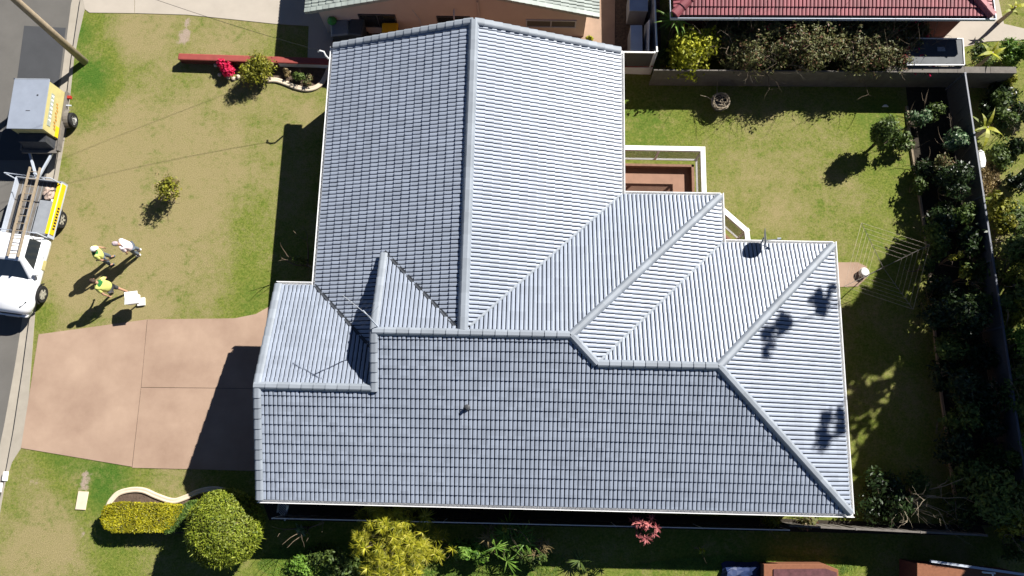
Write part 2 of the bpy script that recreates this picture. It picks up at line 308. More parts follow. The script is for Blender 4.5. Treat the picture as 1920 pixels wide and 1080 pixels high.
# ---------------------------------------------------------------- foliage helpers
def leaf_cloud(b, c, r, n, size, rg, shape='shell', asp=1.8, lump=.25, up=.35, flat=0., zmin=.02, mi=0, freq=1.3):
    c = Vector(c); seed = Vector((rg.random()*50, rg.random()*50, rg.random()*50))
    for _ in range(n):
        d = Vector((rg.gauss(0,1), rg.gauss(0,1), rg.gauss(0,1))).normalized()
        if flat and d.z < -.2: d.z *= -flat
        q = 1 + lump * 2 * noise.noise(d * freq * 2 + seed)
        t = (rg.random() ** .33) if shape == 'fill' else (1 - abs(rg.gauss(0, .13)))
        p = c + Vector((d.x*r[0], d.y*r[1], d.z*r[2])) * q * t
        if p.z < zmin: p.z = zmin + rg.random()*.08
        nrm = (d + Vector((rg.gauss(0,.6), rg.gauss(0,.6), rg.gauss(0,.6) + up))).normalized()
        a = nrm.cross(Vector((rg.gauss(0,1), rg.gauss(0,1), rg.gauss(0,1)))).normalized(); e = nrm.cross(a)
        s = size * rg.uniform(.6, 1.4); L_ = s*asp/2; W = s/2
        b.add([p - a*L_, p + e*W*.8 + a*L_*.1, p + a*L_, p - e*W*.8 + a*L_*.1], [(0,1,2,3)], mi)
def limb(b, p, d, L_, r, rg, depth=2, k=5, spread=.6, nb=3, ups=.15, tips=None):
    pts = [Vector(p)]; dd = Vector(d).normalized(); seg = 4
    for i in range(seg):
        dd = (dd + Vector((rg.gauss(0,.13), rg.gauss(0,.13), rg.gauss(0,.10) + ups*.3))).normalized(); pts.append(pts[-1] + dd * L_/seg)
    b.tube(pts, [r*(1-.6*i/seg) for i in range(seg+1)], k)
    if tips is not None: tips.append(pts[-1])
    if depth > 0:
        for i in range(nb):
            s = pts[rg.randint(2, seg)] if i else pts[-1]
            nd = (dd + Vector((rg.gauss(0,spread), rg.gauss(0,spread), rg.gauss(0,spread*.7) + ups))).normalized()
            limb(b, s, nd, L_*rg.uniform(.5,.8), r*.45, rg, depth-1, max(3, k-1), spread, nb, ups, tips)
def shrub(name, px, py, rp, h, fol, label, cat='shrub', n=700, size=.09, seed=1, lump=.28, rz=None, shape='fill', group=None, asp=1.8, trunk=True, flowers=None, zb=0., aspect=1.0, nclump=6):
    """px,py: centre of the crown in view at its mid height; rp: radius in metres"""
    rg = random.Random(seed*77+3); zc = zb + h*.55; P = U(px, py, zc)
    t = thing(name, (P.x, P.y, zb), label, cat, group=group); b = MB(); R_ = rp; hz = h*.48
    for k in range(nclump):
        a = rg.uniform(0, 2*PI); q = rg.uniform(.15, .62)*R_ if nclump > 1 else 0
        cc = (math.cos(a)*q*aspect, math.sin(a)*q, h*.5 + rg.uniform(-.18,.28)*h*(nclump > 1))
        rr = R_*rg.uniform(.42,.62) if nclump > 1 else R_
        leaf_cloud(b, cc, (rr*max(1, aspect*.8), rr, min(hz, rr*1.1)), n//nclump, size, rg, shape, lump=lump, asp=asp, flat=.6)
    b.build('foliage', fol, t, fix=False)
    if trunk:
        tb = MB(); rg2 = random.Random(seed)
        for i in range(4): limb(tb, (rg2.uniform(-.05,.05), rg2.uniform(-.05,.05), 0), (rg2.gauss(0,.5), rg2.gauss(0,.5), 1), h*.6, max(.012, h*.018), rg2, 1, 4, .5, 2)
        tb.build('stem', 'bark', t, fix=False)
    if flowers:
        fb = MB()
        for _ in range(flowers[1]):
            a = rg.uniform(0, 2*PI); q = R_*math.sqrt(rg.random())*.95
            leaf_cloud(fb, (math.cos(a)*q*aspect, math.sin(a)*q, h*rg.uniform(.7, 1.05)), (.09,.09,.05), 12, .05, rg, 'fill')
        fb.build('flower', flowers[0], t, fix=False)
    return t
def blade(b, p, d, L_, w, droop, rg, seg=4, mi=0):
    p = Vector(p); d = Vector(d).normalized(); side = d.cross(Vector((0,0,1)))
    side = side.normalized() if side.length > .05 else Vector((1,0,0)); vs = []
    for i in range(seg+1):
        t = i/seg; ww = w*(.5+1.0*t if t < .4 else .9*(1-t)/.6+.02)
        vs += [p - side*ww/2, p + side*ww/2]; d = (d + Vector((0,0,-droop/seg))).normalized(); p = p + d*L_/seg
    b.add(vs, [(2*i,2*i+1,2*i+3,2*i+2) for i in range(seg)], mi)
def rosette(b, c, n, L_, w, rg, droop=.8, rise=.7):
    for i in range(n):
        a = rg.uniform(0, 2*PI); e = rg.uniform(.1, rise*1.6)
        blade(b, c, (math.cos(a), math.sin(a), e), L_*rg.uniform(.6,1.15), w*rg.uniform(.7,1.2), droop*rg.uniform(.6,1.3), rg)
def spiky(name, px, py, h, heads, L_, w, fol, label, cat, seed, R_=.3, nb=26, droop=.9, zb=0, group=None, rise=.7):
    rg = random.Random(seed); P = U(px, py, zb+h*.6); t = thing(name, (P.x, P.y, zb), label, cat, group=group); b = MB(); sb = MB()
    for k in range(heads):
        a = rg.uniform(0, 2*PI); q = R_*math.sqrt(rg.random()) if heads > 1 else 0; z = h*(rg.uniform(.55, 1.0) if heads > 2 else .95)
        c = (math.cos(a)*q, math.sin(a)*q, z); rosette(b, c, nb, L_, w, rg, droop, rise)
        sb.tube([(c[0]*.3, c[1]*.3, 0), (c[0]*.7, c[1]*.7, z*.5), c], [.03, .022, .018], 5)
    b.build('foliage', fol, t, fix=False); sb.build('stem', 'bark', t, fix=False); return t
def tree(name, base, h, cr, fol, label, seed, n=3000, size=.28, group=None, crown_z=None, trunk_r=.16, tops=()):
    rg = random.Random(seed); t = thing(name, base, label, 'tree', group=group); tb = MB(); tips = []
    cz = crown_z or h*.62
    tb.tube([(0,0,-.1),(rg.gauss(0,.1),rg.gauss(0,.1),cz*.4),(rg.gauss(0,.2),rg.gauss(0,.2),cz*.85)], [trunk_r, trunk_r*.75, trunk_r*.5], 8)
    for i in range(6): limb(tb, (0,0,cz*rg.uniform(.45,.85)), (rg.gauss(0,1), rg.gauss(0,1), .9), cr*.9, trunk_r*.4, rg, 2, 5, .55, 2, .2, tips)
    b = MB(); rz = (h-cz)
    pts = [tp for tp in tips if tp.z > cz*.5]
    for k in range(22):
        if k < len(pts) and k % 2: c = pts[rg.randrange(len(pts))]
        else:
            d = Vector((rg.gauss(0,1), rg.gauss(0,1), rg.gauss(0,.8))).normalized(); c = Vector((d.x*cr*.65, d.y*cr*.65, cz + d.z*rz*.65))
        r_ = cr*rg.uniform(.22,.42); leaf_cloud(b, c, (r_, r_, r_*.8), n//22, size, rg, 'fill', lump=.3)
    for q in tops:
        q = Vector(q) - Vector(base)
        for j in range(6): c = q + Vector((rg.gauss(0,.16), rg.gauss(0,.22), rg.gauss(0,.5))); leaf_cloud(b, c, (.22,.24,.30), 42, .16, rg, 'fill')
        tb.tube([(0,0,cz*.8), (q.x*.5, q.y*.5, (cz*.8+q.z)/2), q+Vector((0,0,.4))], [.08,.05,.015], 5)
    tb.build('trunk', 'bark', t, fix=False); b.build('crown', fol, t, fix=False); return t
# ---------------------------------------------------------------- the house
xA, xC, xK, xI, xF, yN, yB, yD, yF, yI, xg, T = -7.5915, -9.0116, 3.5595, 7.2064, 11.245, 15.2414, 5.7512, -1.7939, 7.6563, 9.4417, -4.9845, .3479
ZE = 2.6; hm = (xK-xA)/2; h2 = (yI-yD)/2; h3 = (yF-yD)/2; h4 = (yB-yD)/2; xR = (xA+xK)/2; yR2 = yD+h2; yR3 = yD+h3; yR4 = yD+h4; xw = xg+.28
HO = Vector((1, 4, 0)); hx, hy = math.cos(YAW), math.sin(YAW)
def HW(x, y, z=0): return Vector((x*hx - y*hy, x*hy + y*hx, z))     # house plan to world
house = thing('house', HW(*HO), 'large house with a hipped and gabled blue-grey tiled roof in the middle', 'house', YAW)
def tile_mesh(eave, dn, pieces, flip=False, ze=ZE, t=T):
    """dn: downhill direction; pieces: convex plan polygons"""
    out = bmesh.new(); G, W = .317, .15
    prof = [(0, -.058), (.032, -.058), (.036, -.006), (.040, .0), (.090, .005), (.138, .001), (.146, -.006)]
    for pc in pieces:
        us = [(p[0] if dn[1] else p[1]) for p in pc]; ss = [((p[1]-eave)*-dn[1] if dn[1] else (p[0]-eave)*-dn[0]) for p in pc]
        u0, u1, s1 = min(us), max(us), max(ss); s0 = min(ss)
        U_ = []; 
        for k in range(int(math.floor(u0/W))-1, int(math.ceil(u1/W))+1): U_ += [(k*W+a, z) for a, z in prof]
        def P(u, s, z):
            zz = ze + t*s + z
            return (u, eave - dn[1]*s, zz) if dn[1] else (eave - dn[0]*s, u, zz)
        bm = bmesh.new(); rr = random.Random(5)
        for k in range(int(math.floor(s0/G))-1, int(math.ceil(s1/G))+1):
            lo, hi = k*G, (k+1)*G; va = []; jit = {}
            for i, (u, z) in enumerate(U_):
                tl = int(math.floor(u/.3+1e-6)); j = jit.setdefault(tl, rr.uniform(-.004, .004))
                zz = z
                va.append((bm.verts.new(P(u, lo, -.034 if z > -.03 else -.055)), bm.verts.new(P(u, lo-.012, .048+zz+j)), bm.verts.new(P(u, hi, .004+zz+j))))
            for i in range(len(va)-1):
                a, b = va[i], va[i+1]
                f1 = bm.faces.new((a[0], b[0], b[1], a[1])); f2 = bm.faces.new((a[1], b[1], b[2], a[2])); g_ = U_[i][1] < -.05 and U_[i+1][1] < -.05; f1.material_index = f2.material_index = int(g_)
        n = len(pc); ar = sum(pc[i][0]*pc[(i+1)%n][1]-pc[(i+1)%n][0]*pc[i][1] for i in range(n)); pl = pc if ar > 0 else pc[::-1]
        for i in range(n):
            a, b = Vector((*pl[i], 0)), Vector((*pl[(i+1)%n], 0)); d = b-a
            bmesh.ops.bisect_plane(bm, geom=bm.verts[:]+bm.edges[:]+bm.faces[:], plane_co=a, plane_no=(d.y, -d.x, 0), clear_outer=True)
        bm.faces.ensure_lookup_table()
        for f in bm.faces:
            f.normal_update()
            if f.normal.z < 0: f.normal_flip()
        me = bpy.data.meshes.new('t'); bm.to_mesh(me); bm.free(); out.from_mesh(me); bpy.data.meshes.remove(me)
    return out
def tile_obj(name, eave, dn, pieces, m, parent, off=HO, ze=ZE, t=T):
    bm = tile_mesh(eave, dn, pieces, ze=ze, t=t); bmesh.ops.translate(bm, verts=bm.verts, vec=-Vector(off))
    me = bpy.data.meshes.new(name); bm.to_mesh(me); bm.free(); me.materials.append(M[m]); me.materials.append(M['joint']); o = bpy.data.objects.new(name, me); C.objects.link(o); o.parent = parent; return o
vy = yI + xA - xw     # where the west valley meets the raised gable wall
tile_obj('roof_slope', xA, (-1,0), [[(xA,yB),(xA,yN),(xw,yN),(xw,yB-(xw-xA))], [(xw,yN),(xw,vy),(xR,yR2+.04),(xR,yN)]], 'tile_ew', house)
tile_obj('roof_slope', xK, (1,0), [[(xK,yN),(xR,yN),(xR,yR2+.04),(xK,yI)]], 'tile_ew', house)
tile_obj('roof_slope', yI, (0,1), [[(xg,yI+xA-xg),(xg,yR2),(xR,yR2+.0)], [(xR,yR2+.0),(xK,yI),(xI,yI),(xI-h2,yR2)]], 'tile_ns', house)
tile_obj('roof_slope', xI, (1,0), [[(xI,yI),(xI-h2,yR2),(xI-h3,yR3),(xI,yF)]], 'tile_ew', house)
tile_obj('roof_slope', yF, (0,1), [[(xI,yF),(xI-h3,yR3),(xF-h3,yR3),(xF,yF)]], 'tile_ns', house)
tile_obj('roof_slope', xF, (1,0), [[(xF,yF),(xF-h3,yR3),(xF,yD)]], 'tile_ew', house)
xs_ = xI-h3
tile_obj('roof_slope', yD, (0,-1), [[(xC,yD),(xg,yD),(xg,yR4),(xC,yR4)], [(xg,yD),(xs_,yD),(xs_,yR3),(xI-h2,yR2),(xg,yR2)], [(xs_,yD),(xF,yD),(xF-h3,yR3),(xs_,yR3)]], 'tile_ns', house)
tile_obj('roof_slope', yB, (0,1), [[(xC,yB),(xC,yR4),(xw,yR4),(xw,yB+xA-xw),(xA,yB)]], 'tile_ns', house)
# under-roof solid (sarking), so nothing shows through the grooves
def hb(): return MB()
def HV(x, y, z): return (x-HO.x, y-HO.y, z)
def slab(b, pts, dz=-.085):
    n = len(pts); top = [HV(p[0], p[1], p[2]+dz) for p in pts]; b.add(top, [tuple(range(n))])
b = hb(); zr = lambda s: ZE + T*s
slab(b, [(xA,yB,ZE),(xA,yN,ZE),(xR,yN,zr(hm)),(xR,yR2,zr(hm)),(xw,vy,zr(xw-xA)),(xw,yB+xA-xw,zr(xw-xA))])
slab(b, [(xK,yN,ZE),(xR,yN,zr(hm)),(xR,yR2,zr(hm)),(xK,yI,ZE)])
slab(b, [(xg,yI+xA-xg,zr(xg-xA)),(xg,yR2,zr(h2)),(xI-h2,yR2,zr(h2)),(xI,yI,ZE),(xK,yI,ZE),(xR,yR2,zr(h2))])
slab(b, [(xI,yI,ZE),(xI-h2,yR2,zr(h2)),(xI-h3,yR3,zr(h3)),(xI,yF,ZE)]); slab(b, [(xI,yF,ZE),(xI-h3,yR3,zr(h3)),(xF-h3,yR3,zr(h3)),(xF,yF,ZE)])
slab(b, [(xF,yF,ZE),(xF-h3,yR3,zr(h3)),(xF,yD,ZE)])
slab(b, [(xC,yD,ZE),(xg,yD,ZE),(xg,yR4,zr(h4)),(xC,yR4,zr(h4))]); slab(b, [(xg,yD,ZE),(xF,yD,ZE),(xF-h3,yR3,zr(h3)),(xI-h3,yR3,zr(h3)),(xI-h2,yR2,zr(h2)),(xg,yR2,zr(h2))])
slab(b, [(xC,yB,ZE),(xC,yR4,zr(h4)),(xw,yR4,zr(h4)),(xw,yB+xA-xw,zr(xw-xA)),(xA,yB,ZE)])
b.build('roof_underlay', 'darkgrey', house, fix=False)
# ridge, hip and verge caps
def caps(name, p0, p1, w, h, seg=.40, mt='cap', side=1., over=.03, lift=.0):
    p0, p1 = Vector(p0), Vector(p1); n = max(1, round((p1-p0).length/seg)); b = MB(); d = (p1-p0)/n; dn = d.normalized()
    sd = dn.cross(Vector((0,0,1))).normalized(); up = sd.cross(dn).normalized(); drop = w/2*T*side
    for i in range(n):
        a = p0 + d*i; e = a + d*(1+over); z0, z1 = lift+.028, lift
        def ring(q, zz, ww): return [q - sd*ww/2 + up*(zz+h*.15-drop), q - sd*ww*.34 + up*(zz+h*.8-drop*.4), q - sd*ww*.20 + up*(zz+h), q + sd*ww*.20 + up*(zz+h), q + sd*ww*.34 + up*(zz+h*.8-drop*.4), q + sd*ww/2 + up*(zz+h*.15-drop)]
        A, B = ring(a, z0, w*1.05), ring(e, z1, w); lo = [q - up*.06 for q in (A[0], A[-1])]; lo2 = [q - up*.06 for q in (B[0], B[-1])]
        vs = [lo[0]] + A + [lo[1]] + [lo2[0]] + B + [lo2[1]]
        b.add([(v.x-HO.x, v.y-HO.y, v.z) for v in vs], [(j, j+1, j+9, j+8) for j in range(7)] + [tuple(range(8))[::-1], tuple(range(8, 16))])
    return b.build(name, mt, house)
z2, z3, z4, zm = zr(h2), zr(h3), zr(h4), zr(hm)
caps('ridge_cap', (xR,yN+.03,zm+.03), (xR,yR2+.12,zm+.03), .36, .07)
caps('ridge_cap', (xg-.02,yR2,z2+.03), (xI-h2-.05,yR2,z2+.03), .28, .07)
caps('ridge_cap', (xI-h3+.02,yR3,z3+.03), (xF-h3-.05,yR3,z3+.03), .28, .07)
caps('ridge_cap', (xC,yR4,z4+.03), (xg+.02,yR4,z4+.03), .28, .07)
for a, e, wd in (((xI-.03,yI-.03,ZE+.05),(xI-h2,yR2,z2+.03),.28), ((xI-h3,yR3,z3+.035),(xI-h2,yR2,z2+.03),.28), ((xF-.03,yF-.03,ZE+.05),(xF-h3,yR3,z3+.03),.28), ((xF-.03,yD+.03,ZE+.05),(xF-h3,yR3,z3+.03),.29)):
    caps('hip_cap', a, e, wd, .07, side=.75)
def verge(x0, y0, za, x1, y1, zb): return caps('verge_cap', (x0,y0,za+.05), (x1,y1,zb+.05), .26, .05, .345, side=0, over=.04)
verge(xA+.02,yN,ZE, xR-.05,yN,zm); verge(xK-.02,yN,ZE, xR+.05,yN,zm)
verge(xC+.1,yD,ZE, xC+.1,yR4-.05,z4); verge(xC+.1,yB,ZE, xC+.1,yR4+.05,z4)
verge(xg+.02,yR4-.1,zr(h4-.1), xg+.02,yR2-.05,z2); verge(xg+.02,yI+xA-xg-.1,zr(xg-xA+.1), xg+.02,yR2+.05,z2)
# valleys
def valley(a, e, m, w=.16, lift=.045):
    a, e = Vector(a), Vector(e); b = MB(); d = (e-a).normalized(); sd = d.cross(Vector((0,0,1))).normalized()*w/2; u = Vector((0,0,lift))
    b.add([HV(*(a-sd+u+Vector((0,0,w/2*T*.7)))), HV(*(a+u)), HV(*(a+sd+u+Vector((0,0,w/2*T*.7)))), HV(*(e+sd+u+Vector((0,0,w/2*T*.7)))), HV(*(e+u)), HV(*(e-sd+u+Vector((0,0,w/2*T*.7))))], [(0,1,4,5),(1,2,3,4)])
    o = b.build('valley_gutter', m, house, fix=False)
    for p in o.data.polygons:
        if p.normal.z < 0: o.data.flip_normals(); break
    return o
valley((xK,yI,ZE), (xR+.25,yR2+.25,zm-.08), 'cap', .08); valley((xI,yF,ZE), (xs_,yR3,z3), 'cap', .08)
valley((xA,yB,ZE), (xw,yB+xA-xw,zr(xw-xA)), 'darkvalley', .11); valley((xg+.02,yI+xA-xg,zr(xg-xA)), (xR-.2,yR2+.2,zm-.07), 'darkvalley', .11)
# gutters and fascias
def gutter(x0, y0, x1, y1, nx, ny):
    b = MB(); a, e = Vector((x0-HO.x, y0-HO.y, 0)), Vector((x1-HO.x, y1-HO.y, 0)); n = Vector((nx, ny, 0)); z = ZE-.02
    d = (e-a).normalized(); a -= d*0; 
    P = [(0,-.12),(0,.0),(.012,.0),(.012,-.10),(.10,-.10),(.10,.015),(.125,.015),(.125,-.12)]
    vs = [a+n*p+Vector((0,0,z+q)) for p, q in P] + [e+n*p+Vector((0,0,z+q)) for p, q in P]; k = len(P)
    b.add(vs, [(i,(i+1)%k,k+(i+1)%k,k+i) for i in range(k)] + [tuple(range(k))[::-1], tuple(range(k,2*k))]); b.build('gutter', 'gutter', house)
gutter(xA,yB,xA,yN,-1,0); gutter(xC,yB,xA-.125,yB,0,1); gutter(xC,yD,xF+.12,yD,0,-1); gutter(xF,yD,xF,yF+.125,1,0); gutter(xI+.125,yF,xF,yF,0,1); gutter(xI,yF,xI,yI+.125,1,0); gutter(xK+.125,yI,xI,yI,0,1); gutter(xK,yI,xK,yN,1,0)
# walls: outline set back under the eaves
e_ = .5; WB = [(xC+.35,yD+e_),(xF-e_,yD+e_),(xF-e_,yF-e_),(xI-e_,yF-e_),(xI-e_,yI-e_),(xK-e_,yI-e_),(xK-e_,yN-.25),(xA+e_,yN-.25),(xA+e_,yB-e_),(xC+.35,yB-e_)]
b = MB(); b.prism([(p[0]-HO.x, p[1]-HO.y) for p in WB], 0, ZE-.16); b.build('wall', 'brick', house)
b = MB()
for (x0,y0,x1,y1) in ((xC+.02,yD-.0,xF,yD+e_),(xF-e_,yD+e_,xF,yF),(xI,yF-e_,xF-e_,yF),(xI-e_,yF-e_,xI,yI),(xK,yI-e_,xI-e_,yI),(xK-e_,yI-e_,xK,yN-.05),(xA,yB,xA+e_,yN-.05),(xC+.02,yB-e_,xA+e_,yB)): b.box(x0-HO.x, x1-HO.x, y0-HO.y, y1-HO.y, ZE-.155, ZE-.125)
b.build('soffit', 'white', house)
def gable(pts, m='brick'):
    b = MB(); b.add([HV(*p) for p in pts], [tuple(range(len(pts)))]); q = [Vector(p) for p in pts]; n = (q[1]-q[0]).cross(q[2]-q[0]).normalized()*.1
    b.add([HV(*(p+n)) for p in q], [tuple(range(len(pts)))]); k = len(pts); b.f += [(i, (i+1)%k, k+(i+1)%k, k+i) for i in range(k)]; b.mi += [0]*k; b.build('gable_wall', m, house)
gable([(xA+.2,yN-.25,ZE-.2),(xK-.2,yN-.25,ZE-.2),(xR,yN-.25,zm-.12)]); gable([(xC+.35,yB-.3,ZE-.2),(xC+.35,yD+.3,ZE-.2),(xC+.35,yR4,z4-.12)])
gable([(xw,yB+xA-xw-.9,zr(h4)-.7),(xw,yR2+3.0,zr(h2-3.0)-.1),(xw,yR2,z2-.1),(xw,yR4-.3,zr(h4-.3)-.12)], 'cream')
# garage door, windows, a back door
b = MB()
for k in range(5): b.box(xC+.30-HO.x, xC+.345-HO.x, .6-.4-HO.y-.6, 5.0-.4-HO.y, .03+k*.42, .43+k*.42)
b.build('garage_door', 'grey', house, bevel=.01)
def window(x, y, nx, ny, w, z0, z1):
    t = Vector((-ny, nx, 0)); n = Vector((nx, ny, 0)); c = Vector((x-HO.x, y-HO.y, 0)); b = MB()
    def bx(u0, u1, a, e, d0, d1): p = [c+t*u0+n*d0, c+t*u1+n*d0, c+t*u1+n*d1, c+t*u0+n*d1]; b.hexa([q+Vector((0,0,a)) for q in p], [q+Vector((0,0,e)) for q in p])
    bx(-w/2, w/2, z0, z0+.06, .003, .06); bx(-w/2, w/2, z1-.06, z1, .003, .06); bx(-w/2, -w/2+.05, z0+.06, z1-.06, .003, .05); bx(w/2-.05, w/2, z0+.06, z1-.06, .003, .05); bx(-.025, .025, z0+.06, z1-.06, .003, .05)
    f = b.build('window', 'white', house); b = MB(); bx(-w/2+.05, w/2-.05, z0+.06, z1-.06, .002, .02); b.build('pane', 'glass', f)
for a in ((xA+e_, 8.5, -1, 0, 1.8), (xA+e_, 12.5, -1, 0, 1.8), (xK-e_, 12.5, 1, 0, 1.8), (xF-e_, 5, 1, 0, 1.5), (xF-e_, 1.5, 1, 0, 1.5), (-4, yD+e_, 0, -1, 1.8), (1.5, yD+e_, 0, -1, 1.8), (7, yD+e_, 0, -1, 1.5), (9, yF-e_, 0, 1, 1.5)): window(*a, .95, 2.1)
# vent pipe, service head, flashing
def onroof(px, py, dn, eave):    # traced point on a slope of the house, in house plan coordinates
    z = 3.5
    for _ in range(12):
        p = U(px, py, z); x, y = p.x*hx + p.y*hy, -p.x*hy + p.y*hx
        s = (y-eave)*-dn[1] if dn[1] else (x-eave)*-dn[0]; z = ZE + T*s
    return Vector((x, y, z))
p = onroof(876, 764, (0,-1), yD); b = MB(); b.lathe([(.045,-.1),(.045,.16),(.06,.165),(.06,.20),(.0,.21)], HV(p.x, p.y, p.z), k=12); b.lathe([(.11,-.0),(.10,.04),(.05,.07)], HV(p.x, p.y, p.z+.03), k=14); b.build('vent_pipe', 'darkgrey', house)
def h_of(v): return Vector((v.x*hx + v.y*hy - HO.x, -v.x*hy + v.y*hx - HO.y, v.z))
b = MB(); b.tube([h_of(U(616,110,2.55)), h_of(U(611,105,2.85)), h_of(U(607,97,3.0)), h_of(U(600,95,3.0)), h_of(U(597,97,2.9))], [.035]*5, 8); b.build('service_conduit', 'white', house)
# TV antenna over the garage: mast on the raised gable, boom 1.5 m up
mb_ = HW(xw-.1, yR2+.1, 4.35); an = thing('tv_antenna', mb_, 'thin metal TV antenna on a mast at the small raised gable above the garage roof', 'antenna')
def unshadow(px, py, dn, eave, zt):
    p = onroof(px, py, dn, eave); q = HW(p.x, p.y, p.z); k = zt - q.z; return q + Vector((.946*k, .827*k, k))
zt = 5.95; s1 = unshadow(547,682,(0,1),yB,zt); s2 = unshadow(603,712,(0,1),yB,zt); mid = unshadow(588,703,(0,1),yB,zt)
b = MB(); b.tube([(0,0,-.3), ((mid-mb_).x*.15,(mid-mb_).y*.15,.3), mid-mb_+Vector((0,0,.05))], .022, 6); b.build('mast', 'lightgrey', an)
b = MB(); b.tube([s1-mb_, s2-mb_], .013, 5); b.build('boom', 'grey', an)
d = (s2-s1).normalized(); pr = Vector((-d.y, d.x, 0))
for k in range(9):
    q = s1.lerp(s2, .04+.92*k/8) - mb_ + Vector((0,0,.02)); L_ = .16+.035*k; b = MB(); b.tube([q-pr*L_, q+pr*L_], .0035, 4); b.build('element', 'darkgrey', an)
# satellite dish on the north eave, edge-on to the sky, facing east
dc = HW(8.75, yF+.25, 0); dc = U(1438,446,3.15); di = thing('satellite_dish', (dc.x, dc.y, 2.55), 'grey satellite dish standing on edge at the north gutter of the rear roof', 'dish')
b = MB(); n = 24; vs = []; R_ = .40
for k, (r, q) in enumerate(((0,-.05),(.12,-.045),(.25,-.027),(.36,.0))):
    for j in range(n): a = 2*PI*j/n; vs.append((q*.945-math.sin(a)*r*.325-.03, math.cos(a)*r, .60+math.sin(a)*r*.945+q*.325))
b.add(vs, [(i*n+j, i*n+(j+1)%n, (i+1)*n+(j+1)%n, (i+1)*n+j) for i in range(3) for j in range(n)]); b.add([(v[0]-.018, v[1], v[2]) for v in vs], [(i*n+j, i*n+(j+1)%n, (i+1)*n+(j+1)%n, (i+1)*n+j) for i in range(3) for j in range(n)])
b.build('reflector', 'grey', di, smooth=True)
b = MB(); b.tube([(-.12,-.3,0),(-.12,-.12,.3),(-.12,0,.6)], .025, 8); b.box(-.22,-.02,-.38,-.22,-.02,.01); b.build('bracket', 'grey', di)
b = MB(); b.tube([(-.02,0,.22),(.46,0,.42)], .015, 6); b.build('feed_arm', 'grey', di); b = MB(); b.tube([(.42,0,.46),(.54,0,.50)], [.045,.035], 8); b.build('receiver', 'lightgrey', di)
# ---------------------------------------------------------------- patio enclosure
mm_ = bpy.data.materials.new('insect mesh'); mm_.use_nodes = True; n_ = mm_.node_tree; tb_ = n_.nodes.new('ShaderNodeBsdfTransparent'); mx_ = n_.nodes.new('ShaderNodeMixShader'); mx_.inputs[0].default_value = .42
n_.nodes['Principled BSDF'].inputs['Base Color'].default_value = (.30,.29,.27,1); n_.nodes['Principled BSDF'].inputs['Roughness'].default_value = .9
n_.links.new(tb_.outputs[0], mx_.inputs[1]); n_.links.new(n_.nodes['Principled BSDF'].outputs[0], mx_.inputs[2]); n_.links.new(mx_.outputs[0], n_.nodes['Material Output'].inputs[0]); M['mesh'] = mm_
pa0 = U(1168,278,2.1); pt = thing('patio_enclosure', HW(xK-.4, yI-.4), 'roofless screened patio with white top rails and terracotta floor in the notch of the house', 'patio', YAW)
po = Vector((xK-.4, yI-.4, 0))
def hp(px, py, z): v = U(px, py, z); return Vector((v.x*hx+v.y*hy, -v.x*hy+v.y*hx, 0)) - po
ne = hp(1318, 279, 2.1); x0 = .4; yt = ne.y; xr = ne.x; se = hp(1318, 362, 2.1); d1 = hp(1400, 432, 2.1); d2 = hp(1405, 458, 2.1)
path = [Vector((x0-.1,yt,0)), Vector((xr,yt,0)), Vector((xr,se.y,0)), Vector((d1.x,d1.y,0)), Vector((d2.x,d2.y-.3,0))]
def along(a, c, z0, z1, w, nm, m, shift=0):
    d = (c-a).normalized(); s = Vector((-d.y, d.x, 0)); a = a - d*w/2*.98; c = c + d*w/2*.98; b = MB()
    p = [a-s*w/2+s*shift, c-s*w/2+s*shift, c+s*w/2+s*shift, a+s*w/2+s*shift]; b.hexa([Vector((q.x,q.y,z0)) for q in p], [Vector((q.x,q.y,z1)) for q in p]); return b.build(nm, m, pt)
for i in range(4):
    a, c = path[i], path[i+1]; k = i*.004
    along(a, c, 1.98, 2.1+k, .18, 'top_rail', 'white'); along(a, c, .92, .97+k, .07, 'sill', 'white'); along(a, c, 0, .32, .10+k, 'low_wall', 'brick')
    along(a, c, .973, 1.977, .006, 'screen', 'mesh')
    L_ = (c-a).length; n = max(1, round(L_/1.6))
    for j in range(n+1 if i == 3 else n):
        q = a.lerp(c, j/n); b = MB(); b.box(q.x-.035, q.x+.035, q.y-.035, q.y+.035, .97, 1.98); b.build('post', 'white', pt)
fl = [(x0-.6,-.6),(xr,-.6),(d2.x,d2.y-.5),(d2.x,d2.y-.3),(d1.x,d1.y),(xr,se.y),(xr,yt),(x0-.6,yt)]
b = MB(); b.prism(fl, .0, .05); b.build('floor', 'terra', pt)
b = MB(); b.prism([(1.35,1.18-.9),(2.2,1.05-.9),(3.2,.98-.9),(3.2,.5-.9),(1.35,.5-.9)], .05, .5); o = b.build('outdoor_couch', 'rag', None, off=(0,0,0), bevel=.08)
v = HW(po.x, po.y); o.location = v; o.rotation_euler = (0,0,YAW); tag(o, 'pale crumpled covered bench at the house edge of the terracotta patio', 'bench')
